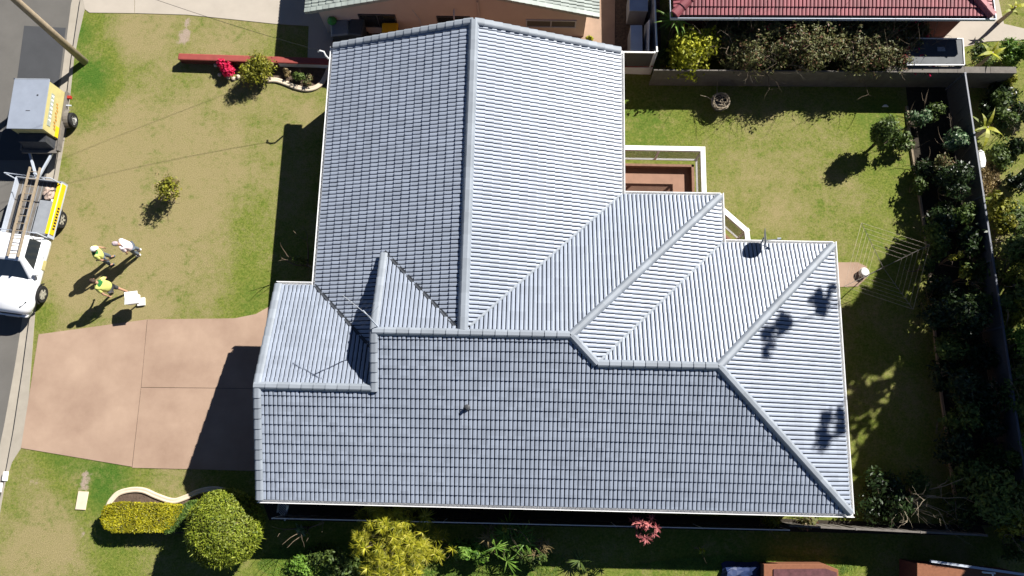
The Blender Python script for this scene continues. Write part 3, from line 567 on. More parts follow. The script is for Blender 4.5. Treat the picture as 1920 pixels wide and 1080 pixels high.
# ---------------------------------------------------------------- fences and walls
def fence_run(nm, pa, pb, z, label, m='fence', panel=2.4, top='fencetop', thick=.05, group=None, posts=True, railw=.03):
    a, c = Vector((pa.x, pa.y, 0)), Vector((pb.x, pb.y, 0)); d = c-a; L_ = d.length; t = thing(nm, a, label, 'fence', math.atan2(d.y, d.x), group); n = max(1, round(L_/panel)); w = L_/n
    for i in range(n):
        b = MB(); m_ = 24
        for j in range(m_):
            x = i*w+.03+(w-.06)*j/m_; x2 = i*w+.03+(w-.06)*(j+1)/m_; yy = .006 if j % 4 < 2 else -.006
            b.box(x-.002, x2+.002, yy-.009, yy+.009, .05, z-.05)
        b.build('panel', m, t, fix=False)
        b = MB(); b.box(i*w, (i+1)*w, -railw, railw, z-.06, z); b.build('rail', top, t)
    if posts:
        for i in range(n+1): b = MB(); b.box(i*w-railw, i*w+railw, -.04*railw/.03, .04*railw/.03, 0, z+.012); b.build('post', top, t)
    return t
ea = U(1810,137,1.45); eb = U(1920,868,1.45); ed = (eb-ea); ec = eb + ed*.18
fence_run('metal_fence', ea, ec, 1.45, 'long dark grey panel fence along the right side of the back garden', thick=.05)
t = thing('block_wall', (U(1228,133,1.3).x, U(1228,133,1.3).y, 0), 'long shaded grey wall along the top of the back lawn below the bougainvillea', 'wall')
a = U(1226,132,1.3); c = U(1905,137,1.3); O_ = t.location
d = (c-a).normalized(); s = Vector((-d.y, d.x, 0)); b = MB(); b.hexa([a-O_-Vector((0,0,1.3)), c-O_-Vector((0,0,1.3)), c+s*.05-O_-Vector((0,0,1.3)), a+s*.05-O_-Vector((0,0,1.3))], [a-O_, c-O_, c+s*.05-O_, a+s*.05-O_]); b.build('blockwork', 'wall', t)
n = 14
for i in range(9, n):
    p, q = a.lerp(c, i/n), a.lerp(c, (i+1)/n); g = (q-p).normalized()*.006; b = MB(); z_ = Vector((0,0,rnd.uniform(0,.01)))
    b.hexa([p+g-s*.03-O_+Vector((0,0,.003)), q-g-s*.03-O_+Vector((0,0,.003)), q-g+s*.24-O_+Vector((0,0,.003)), p+g+s*.24-O_+Vector((0,0,.003))], [p+g-s*.03-O_+Vector((0,0,.05))+z_, q-g-s*.03-O_+Vector((0,0,.05))+z_, q-g+s*.24-O_+Vector((0,0,.05))+z_, p+g+s*.24-O_+Vector((0,0,.05))+z_]); b.build('coping', 'wall', t)
fence_run('side_fence', U(1230,0,1.75)+Vector((-.04,1.2,0)), U(1232,96,1.75), 1.75, 'grey metal fence with white top rail on the right of the narrow side yard', 'grey', top='white')
fence_run('side_fence', U(1166,97,1.75), U(1229,98,1.75)-Vector((.03,0,0)), 1.75, 'short grey metal fence with a white top rail joining the house corner', 'fence', top='white')
t = thing('capped_wall', U(1168,130,0), 'short low white wall with a red cap at the back corner of the house', 'wall'); O_ = t.location
a, c = U(1160,126,.55), U(1224,128,.55); b = MB(); b.hexa([Vector((a.x,a.y-.0,0))-O_, Vector((c.x,c.y,0))-O_, Vector((c.x,c.y+.2,0))-O_, Vector((a.x,a.y+.2,0))-O_], [a-O_, c-O_, c+Vector((0,.2,0))-O_, a+Vector((0,.2,0))-O_]); b.build('wall_body', 'white', t)
b = MB(); b.box(a.x-O_.x, c.x-O_.x, a.y-.02-O_.y, a.y+.24-O_.y, .553, .6); b.build('cap', 'redcap', t, bevel=.02)
# front red-capped wall
t = thing('capped_wall', U(330,108,0), 'long low wall with a rounded red cap running across the front lawn to the house', 'wall'); O_ = t.location
a, m_, c = U(334,106,.42), U(520,112,.42), U(632,116,.42)
def wallpiece(a, c, z, w, m, nm, bev=0, z0=0):
    a, c = Vector((a.x,a.y,0))-O_, Vector((c.x,c.y,0))-O_; a.z = c.z = 0; d = (c-a).normalized(); s = Vector((-d.y,d.x,0))*w/2; Z = Vector((0,0,1)); b = MB()
    b.hexa([a-s+Z*z0, c-s+Z*z0, c+s+Z*z0, a+s+Z*z0], [a-s+Z*z, c-s+Z*z, c+s+Z*z, a+s+Z*z]); return b.build(nm, m, t, bevel=bev)
wallpiece(a, m_, .36, .18, 'redbrown', 'wall_body'); wallpiece(m_, c, .36, .181, 'white', 'wall_body'); wallpiece(a, c, .45, .30, 'redcap', 'cap', .05, .362)
# south boundary fence with thin light rail
fa, fb = U(510,972,1.5), U(1480,994,1.5)
fence_run('boundary_fence', fa, fb, 1.5, 'thin pale-topped fence just below the long front of the grey roof', 'fence', top='white', panel=3.0, railw=.016)
fence_run('boundary_fence', U(1484,986,1.6), U(1850,1004,1.6), 1.6, 'dark timber boundary fence at the bottom right behind the bare shrub', 'wall', top='wall')
# bed edgings
def ribbon(nm, pts, w, h, m, label, cat='edging', z0=0, jag=0, smooth=True):
    P = [U(*p) for p in pts]; Q = []
    if smooth:
        for i in range(len(P)-1):
            p0, p1, p2, p3 = P[max(i-1,0)], P[i], P[i+1], P[min(i+2, len(P)-1)]
            for k in range(6): t_ = k/6; Q.append(.5*((2*p1)+(p2-p0)*t_+(2*p0-5*p1+4*p2-p3)*t_**2+(3*p1-p0-3*p2+p3)*t_**3))
        Q.append(P[-1])
    else: Q = P
    O = Q[0].copy(); O.z = 0; b = MB(); vs = []
    for i, p in enumerate(Q):
        d = (Q[min(i+1,len(Q)-1)] - Q[max(i-1,0)]).normalized(); s = Vector((-d.y, d.x, 0))*w/2; q = p-O; z = h + (rnd.uniform(-jag, jag))
        vs += [(q-s) + Vector((0,0,z0)), (q-s*.96)+Vector((0,0,z*.8)), (q-s*.6)+Vector((0,0,z)), (q-s*.1)+Vector((0,0,z*.86)), (q+s*.6)+Vector((0,0,z)), (q+s*.96)+Vector((0,0,z*.8)), (q+s)+Vector((0,0,z0))]
    b.add(vs, [(7*i+j, 7*i+j+1, 7*i+7+j+1, 7*i+7+j) for i in range(len(Q)-1) for j in range(6)] + [tuple(range(7))[::-1], tuple(range(len(vs)-7, len(vs)))])
    o = b.build(nm, m, None, off=(0,0,0)); o.location = O; return tag(o, label, cat)
ribbon('garden_edging', [(203,952),(210,938),(225,924),(250,918),(272,920),(295,930),(325,939),(350,932),(375,921),(402,917),(430,922)], .20, .09, 'edge', 'pale curved concrete edging above the golden hedge beside the driveway')
ribbon('garden_edging', [(502,151),(518,151),(535,156),(555,164),(575,168),(592,165),(604,156),(612,142),(618,128)], .20, .09, 'edge', 'pale curved concrete edging of the small bed next to the red-capped wall')
ribbon('garden_edging', [(1699,200),(1705,255),(1711,300),(1720,350),(1731,420),(1738,480),(1746,560),(1753,640),(1764,740),(1772,800),(1782,880),(1797,985)], .10, .10, 'timber', 'long thin weathered timber edging along the right side of the back lawn', jag=.012)
# concrete cover and kerb blocks
b = MB(); p = [U(148,921,0), U(167,922,0), U(161,956,0), U(142,955,0)]; b.prism([(q.x,q.y) for q in p], 0, .05); O = p[0]; o = b.build('pit_cover', 'edge', None, off=tuple(O), bevel=.01); tag(o, 'small pale rectangular concrete pit cover in the lawn at the bottom left', 'pit cover')
for (q, lb) in (([(8,884),(17,884),(14,902),(5,901)], 'white painted block on the kerb just below the driveway corner'), ([(-4,905),(4,905),(3,923),(-6,922)], 'white painted block on the kerb at the left edge below the driveway')):
    b = MB(); p = [U(x,y,0) for x,y in q]; b.prism([(v.x,v.y) for v in p], -.05, .06); o = b.build('kerb_block', 'white', None, off=(p[0].x,p[0].y,0), bevel=.01); tag(o, lb, 'kerb block')
# ---------------------------------------------------------------- neighbour house, north
na, nb_ = U(615,61,0), U(1094,69,0); nd = (nb_-na); nw = nd.length; nr = math.atan2(nd.y, nd.x)
nh = thing('neighbour_house', na, 'cream neighbouring house with a pale green tiled roof at the top centre', 'house', nr); GZ = 1.85; gt = .30
b = MB(); b.add([(0,0,0),(nw,0,0),(nw,0,GZ),(nw/2,0,GZ+nw/2*gt),(0,0,GZ),(0,9,0),(nw,9,0),(nw,9,GZ),(nw/2,9,GZ+nw/2*gt),(0,9,GZ)], [(0,1,2,3,4),(5,9,8,7,6),(0,4,9,5),(1,6,7,2)]); b.build('wall', 'cream', nh)
def nwin(x0, x1, z0, z1, fm='darkgrey', pm='glass', hood=False):
    b = MB(); b.box(x0,x1,-.05,-.003,z0,z0+.06); b.box(x0,x1,-.05,-.003,z1-.06,z1); b.box(x0,x0+.05,-.045,-.003,z0+.06,z1-.06); b.box(x1-.05,x1,-.045,-.003,z0+.06,z1-.06); xm=(x0+x1)/2; b.box(xm-.025,xm+.025,-.045,-.003,z0+.06,z1-.06)
    f = b.build('window', fm, nh); b = MB(); b.box(x0+.05,x1-.05,-.015,-.004,z0+.06,z1-.06); b.build('pane', pm, f); return f
nwin(nw*.145, nw*.285, .55, 1.5); nwin(nw*.44, nw*.565, .55, 1.45); nwin(nw*.775, nw*.965, .75, 1.3, 'lightgrey', 'screen')
b = MB(); b.tube([(nw*.60,-.06,2.6),(nw*.60,-.06,.05)], .04, 8); b.build('downpipe', 'cream', nh); b = MB(); b.tube([(nw*.51,-.05,2.0),(nw*.51,-.25,1.9),(nw*.51,-.36,1.7)], .03, 6); b.build('outlet_pipe', 'lightgrey', nh)
b = MB(); b.tube([(nw*.355,-.04,1.9),(nw*.375,-.05,1.2),(nw*.375,-.04,.4)], .012, 5); b.build('cable', 'lightgrey', nh)
def lt(x, y, z): return (x, y, z)
ovx, ovy = .5, .12
# tiled slopes in the neighbour's own frame
tile_obj('roof_slope', -ovx, (-1,0), [[(-ovx,-ovy),(nw/2,-ovy),(nw/2,6),(-ovx,6)]], 'greentile', nh, off=(0,0,0), ze=GZ-.05, t=gt)
tile_obj('roof_slope', nw+ovx, (1,0), [[(nw/2,-ovy),(nw+ovx,-ovy),(nw+ovx,6),(nw/2,6)]], 'greentile', nh, off=(0,0,0), ze=GZ-.05, t=gt)
b = MB()
for sg, xe in ((1,-ovx),(-1,nw+ovx)):
    xm = nw/2; za, zb_ = GZ-.05, GZ-.05+(xm+ovx)*gt; n = 22
    for i in range(n):
        f0, f1 = i/n, (i+1.06)/n; A = Vector((xe+(xm-xe)*f0, -ovy, za+(zb_-za)*f0)); B_ = Vector((xe+(xm-xe)*f1, -ovy, za+(zb_-za)*f1))
        o_ = [Vector((0,-.07,-.10)), Vector((0,.12,-.02)), Vector((0,.12,.06)), Vector((0,-.07,.07))]
        b.add([A+q for q in o_]+[B_+q-Vector((0,0,.02)) for q in o_], [(0,1,5,4),(1,2,6,5),(2,3,7,6),(3,0,4,7),(0,3,2,1),(4,5,6,7)])
b.build('verge_cap', 'greentile', nh)
b = MB(); b.add([(-ovx,-ovy,GZ-.12),(nw/2,-ovy,GZ-.12+(nw/2+ovx)*gt),(nw/2,6,GZ-.12+(nw/2+ovx)*gt),(-ovx,6,GZ-.12)],[(0,1,2,3)]); b.add([(nw+ovx,-ovy,GZ-.12),(nw/2,-ovy,GZ-.12+(nw/2+ovx)*gt),(nw/2,6,GZ-.12+(nw/2+ovx)*gt),(nw+ovx,6,GZ-.12)],[(0,1,2,3)]); b.build('soffit', 'cream', nh, fix=False)
# red-roofed neighbour, north-east
ra, rb = U(1263,29,2.6), U(1862,31,2.6); rd = rb-ra; rw = rd.length; rr_ = math.atan2(rd.y, rd.x)
rh = thing('neighbour_house', (ra.x, ra.y, 0), 'brick house with a glossy dark red tiled roof at the top right', 'house', rr_)
tile_obj('roof_slope', 0., (0,-1), [[(0,0),(rw,0),(rw-4,4),(4,4)]], 'redtile', rh, off=(0,0,0), t=.36)
tile_obj('roof_slope', rw, (1,0), [[(rw,0),(rw,8),(rw-4,4)]], 'redtile', rh, off=(0,0,0), t=.36)
tile_obj('roof_slope', 0., (-1,0), [[(0,0),(4,4),(0,8)]], 'redtile', rh, off=(0,0,0), t=.36)
def caps2(par, p0, p1, w, h, m, seg=.4):
    global house, HO
    sh, so_ = house, HO; house, HO = par, Vector((0,0,0)); o = caps('hip_cap', p0, p1, w, h, seg, m, .75); house, HO = sh, so_; return o
caps2(rh, (0.03,0.03,2.65), (4,4,2.65+4*.36), .36, .09, 'redtile'); caps2(rh, (rw-.03,.03,2.65), (rw-4,4,2.65+4*.36), .36, .09, 'redtile')
b = MB(); b.box(.5, rw-.5, .55, 7.5, 0, 2.45); b.build('wall', 'redbrown', rh); b = MB(); b.box(0,rw,0,.55,2.45,2.48); b.box(rw-.5,rw,.55,8,2.45,2.48); b.box(0,.5,.55,8,2.45,2.48); b.build('soffit', 'redbrown', rh)
b = MB(); b.box(-.12, rw+.12, -.12, -.1, 2.46, 2.61); b.box(-.12, rw+.12, -.1, 0, 2.46, 2.49); b.box(-.12,-.1,-.1,8,2.46,2.61); b.box(rw+.1,rw+.12,-.1,8,2.46,2.61); b.build('gutter', 'lightgrey', rh)
b = MB(); b.add([(0,0,2.55),(rw,0,2.55),(rw-4,4,3.97),(4,4,3.97)],[(0,1,2,3)]); b.add([(rw,0,2.55),(rw,8,2.55),(rw-4,4,3.97)],[(0,1,2)]); b.add([(0,0,2.55),(4,4,3.97),(0,8,2.55)],[(0,1,2)]); b.build('roof_underlay', 'darkgrey', rh, fix=False)
# ---------------------------------------------------------------- small structures
def gbox(nm, pxs, z0, z1, m, label, cat, bevel=.0, parent=None):
    P = [U(x,y,z1) for x,y in pxs]; O = Vector((P[0].x, P[0].y, 0)); b = MB(); b.prism([(p.x,p.y) for p in P], z0, z1); o = b.build(nm, m, None, off=tuple(O), bevel=bevel); return tag(o, label, cat)
t = thing('garden_shed', U(1745,98,0), 'small flat-roofed dark sheet shelter with thin white edges right of the bougainvillea', 'shelter'); O_ = t.location
P = [U(*p,1.45) for p in ((1700,122),(1808,122),(1805,73),(1700,72))]; b = MB(); b.prism([(p.x-O_.x,p.y-O_.y) for p in P], 1.42, 1.45); b.build('roof', 'glassroof', t)
for i in range(4):
    a, c = P[i]-O_, P[(i+1)%4]-O_; b = MB(); b.bar((a.x,a.y,1.45), (c.x,c.y,1.45), .035, .06); b.build('trim', 'white', t)
    b = MB(); q = a.lerp((P[0]+P[2])/2-O_, .04); b.box(q.x-.03,q.x+.03,q.y-.03,q.y+.03,0,1.415); b.build('post', 'lightgrey', t)
b = MB(); b.bar((U(1760,92,1.46)-O_)+Vector((-.05,0,.0)), (U(1772,92,1.46)-O_), .18, .015); b.build('roof_patch', 'grey', t)
t = thing('storage_box', U(1198,12,0), 'upper of two bluish grey flat-lidded metal boxes in the narrow side yard', 'box', group=None); O_ = t.location
def sbox(t, pxs, z, m1='grey', m2='lightgrey'):
    O_ = t.location; P = [U(x,y,z) for x,y in pxs]; cx = sum((p for p in P), Vector())/4; b = MB(); b.prism([((p.x-cx.x)*.95+cx.x-O_.x, (p.y-cx.y)*.95+cx.y-O_.y) for p in P], 0, z-.04); b.build('box_body', m1, t); b = MB(); b.prism([(p.x-O_.x,p.y-O_.y) for p in P], z-.037, z); b.build('lid', m2, t, bevel=.01)
sbox(t, [(1180,-20),(1215,-20),(1215,21),(1180,20)], 1.1)
t = thing('storage_box', U(1190,70,0), 'lower bluish grey metal box with a leaning white sheet in the narrow side yard', 'box'); sbox(t, [(1182,47),(1204,47),(1205,96),(1182,96)], 1.0)
O_ = t.location; b = MB(); b.hexa([U(1206,96,.2)-O_, U(1208,48,.2)-O_, U(1209,48,.2)-O_, U(1207,96,.2)-O_], [U(1216,96,1.6)-O_, U(1218,36,1.6)-O_, U(1219,36,1.6)-O_, U(1217,96,1.6)-O_]); b.build('leaning_sheet', 'lightgrey', t)
# wheelie bins
def bin_(px, py, rz, lid, body, label, h=1.05, w=.58, d=.72):
    v = U(px, py, h); t = thing('wheelie_bin', (v.x, v.y, 0), label, 'bin', rz, 'bins beside the cream neighbouring house'); b = MB(); b.hexa([(-w*.38,-d*.38,.06),(w*.38,-d*.38,.06),(w*.38,d*.3,.06),(-w*.38,d*.3,.06)], [(-w/2,-d/2,h-.06),(w/2,-d/2,h-.06),(w/2,d/2,h-.06),(-w/2,d/2,h-.06)]); b.build('bin_body', body, t, bevel=.02)
    b = MB(); b.hexa([(-w*.53,-d*.54,h-.055),(w*.53,-d*.54,h-.055),(w*.53,d*.54,h-.055),(-w*.53,d*.54,h-.055)], [(-w*.45,-d*.45,h+.02),(w*.45,-d*.45,h+.02),(w*.45,d*.5,h+.04),(-w*.45,d*.5,h+.04)]); b.build('lid', lid, t, bevel=.02)
    b = MB(); b.tube([(-w*.4,d*.58,h-.03),(w*.4,d*.58,h-.03)], .018, 6); b.build('handle', body, t)
    for s in (-1,1): b = MB(); b.lathe([(.1,-.03),(.1,.03)], (s*w*.4, d*.34, .1), 'x', 14); b.build('wheel', 'black', t)
    return t
M['binbody'] = mat('dark bin plastic', (.05,.065,.075), .5, .1, 4); M['binlid'] = mat('blue grey bin lid', (.16,.20,.24), .45, .1, 4); M['yellowlid'] = mat('yellow bin lid', (.62,.36,.01), .45, .08, 4)
bin_(637,52, .1, 'binlid', 'binbody', 'blue-grey wheelie bin with a green bag on it by the corner of the cream house', 1.0, .75, .65); bin_(668,50, -.15, 'binbody', 'binbody', 'very dark wheelie bin between the blue-grey bin and the window of the cream house'); bin_(731,54, 0, 'yellowlid', 'binbody', 'wheelie bin with a bright yellow lid beside the cream house', 1.0, .66, .5)
v = U(623,40,1.1); b = MB(); b.lathe([(.02,0),(.16,.02),(.20,.10),(.15,.20),(.05,.26),(.03,.33)], k=14); o = b.build('green_bag', 'palegreen', None, smooth=True); o.location = (v.x, v.y, 1.05); tag(o, 'small bright green bag lying on the blue-grey bin', 'bag')
# brick planter & shed at the bottom right, blue tarp
t = thing('raised_bed', U(1500,1085,0), 'terracotta brick raised bed with a maroon top at the bottom edge', 'raised bed'); O_ = t.location; P = [U(*p,.6) for p in ((1432,1058),(1545,1057),(1572,1068),(1575,1150),(1432,1150))]
Q = [(p.x-O_.x, p.y-O_.y) for p in P]; b = MB(); b.prism(Q, 0, .6); b.build('brick_rim', 'orangebrick', t, bevel=.02); R_ = [U(*p,.6) for p in ((1450,1067),(1548,1066),(1568,1073),(1570,1148),(1450,1148))]; b = MB(); b.prism([(p.x-O_.x, p.y-O_.y) for p in R_], .603, .64); b.build('top_sheet', 'maroon', t)
t = thing('lean_to', U(1830,1080,0), 'low brown roofed lean-to with a thin white pipe at the bottom right corner', 'lean-to'); O_ = t.location
P = [U(1720,1056,1.5), U(1925,1074,1.5), U(1925,1150,1.5), U(1720,1150,1.5)]; b = MB(); b.prism([(p.x-O_.x, p.y-O_.y) for p in P], 1.44, 1.5); b.build('roof', 'orangebrick', t); b = MB(); b.prism([((p.x-O_.x)*.97, (p.y-O_.y)*.97-.03) for p in P], 0, 1.437); b.build('wall', 'redbrown', t)
b = MB(); b.bar(U(1745,1052,1.55)-O_, U(1925,1078,1.55)-O_, .08, .1); b.build('gutter', 'lightgrey', t); b = MB(); b.tube([U(1842,1073,1.6)-O_, U(1866,1075,1.6)-O_], .03, 6); b.tube([U(1861,1074,1.6)-O_, U(1864,1095,1.6)-O_], .03, 6); b.build('pipe', 'white', t)
rg = random.Random(4); b = MB(); n = 9; vs = []
for j in range(n):
    for i in range(n): vs.append((-.75+1.5*i/(n-1)+rg.uniform(-.06,.06), -.5+1.0*j/(n-1)+rg.uniform(-.06,.06), .05+.28*abs(noise.noise(Vector((i*.6, j*.6, 3))))+ (.12 if 0<i<n-1 and 0<j<n-1 else -.03)))
b.add(vs, [(j*n+i, j*n+i+1, (j+1)*n+i+1, (j+1)*n+i) for j in range(n-1) for i in range(n-1)]); o = b.build('blue_tarp', 'blue', None); v = U(1392,1082,.1); o.location = (v.x, v.y, .02); tag(o, 'crumpled navy blue tarpaulin on the grass next to the raised brick bed', 'tarpaulin')
# ladder leaning between the eave and the boundary fence
def ladder(nm, a, c, w, n, m, label, group=None, rail=(.035,.07)):
    a, c = Vector(a), Vector(c); t = thing(nm, a, label, 'ladder', group=group); d = c-a; s = d.cross(Vector((0,0,1))).normalized()*w/2
    for q in (-1,1): b = MB(); b.bar(s*q, d+s*q, rail[0], rail[1]); b.build('rail', m, t)
    src = None
    for i in range(n):
        p = d*((i+.6)/n)
        if src is None: b = MB(); b.tube([-s, s], .016, 6); src = b.build('rung', m, t); src.location = p
        else: r = src.copy(); C.objects.link(r); r.parent = t; r.location = p
    return t
ladder('step_ladder', U(526,968,.1)+Vector((0,0,-.1)), U(532,940,2.0), .42, 7, 'lightgrey', 'pale metal ladder in the shadow under the lower left corner of the grey roof')
# ---------------------------------------------------------------- power pole and wires
v = U(159,116,0); tp = thing('power_pole', v, 'tall leaning-looking round timber power pole on the verge at the top left', 'pole')
b = MB(); b.tube([(0,0,-.3),(0,0,3),(0,0,6.5),(0,0,10)], [.155,.145,.13,.115], 14); b.build('pole_shaft', 'timber', tp, smooth=True)
b = MB(); b.box(-1.1,1.1,-.16,-.06,9.3,9.42); b.build('crossarm', 'timber', tp)
for x in (-.95,-.35,.35,.95): b = MB(); b.lathe([(.03,0),(.05,.04),(.03,.08),(.045,.11),(.02,.15)], (x,-.11,9.42), k=10); b.build('insulator', 'white', tp)
def wire(a, c, sag, label, r=.008):
    a, c = Vector(a), Vector(c); b = MB(); n = 24; b.tube([(a.lerp(c, i/n) - Vector((0,0,sag*4*(i/n)*(1-i/n)))) - a for i in range(n+1)], r, 4); o = b.build('overhead_wire', 'black', None); o.location = a; tag(o, label, 'wire')
wire(tp.location+Vector((.3,-.1,9.5)), U(600,95,3.0), .55, 'thin overhead wire from the power pole to the top left corner of the grey roof')
wire(tp.location+Vector((.9,-.1,9.5)), (na.x+.1, na.y+.2, 2.9), .4, 'thin overhead wire from the power pole to the cream neighbouring house', .007)
# ---------------------------------------------------------------- box trailer
M['lidgrey'] = mat('trailer lid grey', (.25, .28, .34), .45, .08, 2)
tl = Vector((-19.49, 13.5, 0)); trz = math.atan2(.03, 1)*1.0
tr = thing('box_trailer', tl, 'enclosed trailer with a grey metal lid and faded yellow side, parked on the road edge', 'trailer', -.02)
b = MB(); b.hexa([(-.66,-1.02,.62),(.68,-1.02,.62),(.70,1.02,.62),(-.66,1.02,.62)], [(-.64,-1.0,1.68),(.66,-1.0,1.68),(.67,1.0,1.68),(-.64,1.0,1.68)]); b.build('box_body', 'yellow', tr)
b = MB(); b.box(-.71,.71,-1.06,1.06,1.685,1.72); b.build('lid', 'lidgrey', tr, bevel=.01); b = MB(); b.tube([(-.74,1.07,1.70),(.68,1.07,1.70)], .03, 6); b.build('hinge_bar', 'grey', tr)
b = MB(); b.box(-.05,.12,-.3,-.28,1.722,1.73); b.box(.3,.36,.35,.40,1.722,1.74); b.build('lid_catch', 'darkgrey', tr)
def sp(y, z, off=.0): return (.68+(1.68-z)/1.06*.03-.012+off, y, z)
def panel(y0, y1, z0, z1, m, nm, off): b = MB(); b.hexa([sp(y0,z0,0),sp(y1,z0,0),sp(y1,z0,off),sp(y0,z0,off)], [sp(y0,z1,-.01),sp(y1,z1,-.01),sp(y1,z1,off),sp(y0,z1,off)]); b.build(nm, m, tr)
panel(-.75,.62,1.22,1.42,'faded','sign_panel',.006)
b = MB()
for k in range(7): y = -.55+.17*k; b.hexa([sp(y,1.25,.007),sp(y+.09,1.25,.007),sp(y+.09,1.25,.010),sp(y,1.25,.010)],[sp(y+.03,1.38,.007),sp(y+.07,1.38,.007),sp(y+.07,1.38,.010),sp(y+.03,1.38,.010)])
b.build('sign_marks', 'white', tr)
b = MB()
for k in range(9): y = -.78+.13*k; z = .88+.03*(k % 3); b.hexa([sp(y,z,.002),sp(y+.10,z,.002),sp(y+.10,z,.007),sp(y,z,.007)],[sp(y+.05,z+.11,.002),sp(y+.09,z+.11,.002),sp(y+.09,z+.11,.007),sp(y+.05,z+.11,.007)])
b.build('side_lettering', 'orange', tr); panel(-1.0,-.55,.66,.86,'amber','yellow_corner',.006)
b = MB(); b.box(-.74,.76,-1.5,1.05,.50,.60); b.box(.72,.80,-1.52,1.06,.46,.66); b.box(-.78,-.72,-1.52,1.06,.46,.66); b.build('chassis', 'wall', tr)
b = MB(); b.hexa([(-.60,-1.45,.60),(.60,-1.45,.60),(.60,-1.03,.60),(-.60,-1.03,.60)], [(-.55,-1.36,1.15),(.55,-1.36,1.15),(.55,-1.03,1.2),(-.55,-1.03,1.2)]); b.build('front_locker', 'darkgrey', tr)
b = MB(); b.box(-.72,.72,-1.62,-1.5,.5,.62); b.build('front_step', 'wall', tr)
b = MB(); b.bar((-.5,-1.5,.5),(0,-2.7,.5),.08,.08); b.bar((.5,-1.5,.5),(.02,-2.7,.5),.08,.08); b.tube([(.01,-2.55,.05),(.01,-2.55,.75)], .035, 8); b.build('drawbar', 'lightgrey', tr)
def wheel(par, x, y, r, w, m='rim', spokes=6, sgn=1):
    b = MB(); b.lathe([(r*.62,-w/2),(r*.93,-w/2),(r,-w*.3),(r,w*.3),(r*.93,w/2),(r*.62,w/2)], (x,y,r), 'x', 28); ty = b.build('wheel', 'black', par, smooth=False)
    b = MB(); b.lathe([(r*.60,w*.5*sgn),(r*.62,w*.48*sgn),(r*.58,w*.30*sgn),(r*.2,w*.36*sgn),(r*.16,w*.46*sgn),(0.001,w*.47*sgn)], (x,y,r), 'x', 24); b.build('rim', 'white' if spokes == 0 else m, ty, smooth=False)
    if spokes:
        b = MB()
        for k in range(spokes): a = 2*PI*k/spokes+.3; b.bar((x+w*.46*sgn, y+math.cos(a)*r*.12, r+math.sin(a)*r*.12), (x+w*.44*sgn, y+math.cos(a)*r*.58, r+math.sin(a)*r*.58), .075, .03, up=(1,0,0))
        b.build('spoke_ring', m, ty); b = MB()
        for k in range(spokes): a = 2*PI*(k+.5)/spokes+.3; b.lathe([(.035,0),(.035,.012*sgn)], (x+w*.345*sgn, y+math.cos(a)*r*.42, r+math.sin(a)*r*.42), 'x', 8)
        b.build('rim_openings', 'black', ty)
for s in (-1,1): wheel(tr, .95*s, -.05, .31, .20, spokes=0, sgn=s); b = MB(); b.lathe([(.40,-.13),(.40,.10),(.36,.10),(.36,-.13)], (.93*s,-.05,.36), 'x', 20); 
for s in (-1,1):
    b = MB(); P = []
    for k in range(9): a = PI*(.08+.84*k/8); P.append((math.cos(a)*.42, .34+math.sin(a)*.38))
    vs = [(s*.80, -.05+p[0], p[1]) for p in P] + [(s*1.0, -.05+p[0], p[1]) for p in P]; b.add(vs, [(i,i+1,10+i,9+i) for i in range(8)]); b.build('mudguard', 'wall', tr)
b = MB(); b.box(.8,.95,.78,.90,.5,.62); b.build('tail_light', 'red', tr); b = MB(); b.box(.80,1.0,.45,.5,.55,.6); b.build('side_bracket', 'lightgrey', tr)
# ---------------------------------------------------------------- ute (y forward, -x is the kerb side)
uo = Vector((-19.50, 7.70, 0)); uz = math.atan2(.127, -.992)
ut = thing('utility_truck', uo, 'white utility truck with an open tray and yellow side band on the road', 'utility truck', uz)
def loft(b, st, mi=0):       # st: list of (y, half profile [(x,z)...] from sill to centre line)
    k = None; vs = []
    for y, pr in st:
        full = [(-x, z) for x, z in pr] + [(x, z) for x, z in pr[::-1] if x > 1e-6]; k = len(full); vs += [(x, y, z) for x, z in full]
    n = len(st); b.add(vs, [(i*k+j, i*k+j+1, (i+1)*k+j+1, (i+1)*k+j) for i in range(n-1) for j in range(k-1)] + [(i*k+k-1, i*k, (i+1)*k, (i+1)*k+k-1) for i in range(n-1)] + [tuple(range(k)), tuple(range((n-1)*k, n*k))[::-1]], mi); return b
b = MB(); loft(b, [(-.58,[(.80,.42),(.87,.62),(.885,.85),(.83,1.04),(.5,1.06),(0,1.06)]), (.2,[(.80,.42),(.87,.62),(.885,.86),(.83,1.04),(.5,1.06),(0,1.06)]), (1.08,[(.80,.44),(.87,.62),(.88,.86),(.81,1.03),(.5,1.09),(0,1.11)]),
 (1.6,[(.82,.50),(.88,.66),(.875,.84),(.77,.98),(.5,1.05),(0,1.08)]), (2.05,[(.80,.45),(.86,.60),(.82,.78),(.70,.91),(.45,.98),(0,1.01)]), (2.30,[(.72,.42),(.78,.58),(.72,.72),(.60,.84),(.40,.90),(0,.93)]), (2.44,[(.55,.42),(.62,.56),(.58,.68),(.48,.76),(.34,.80),(0,.83)])]); b.build('body', 'carwhite', ut, smooth=True, bevel=.0)
top = [(-.60,-.50,1.66),(.60,-.50,1.66),(.60,.48,1.68),(-.60,.48,1.68)]; bot = [(-.82,-.56,1.03),(.82,-.56,1.03),(.80,1.12,1.05),(-.80,1.12,1.05)]
b = MB(); b.hexa(bot, top); b.build('cab', 'carwhite', ut, bevel=.07)
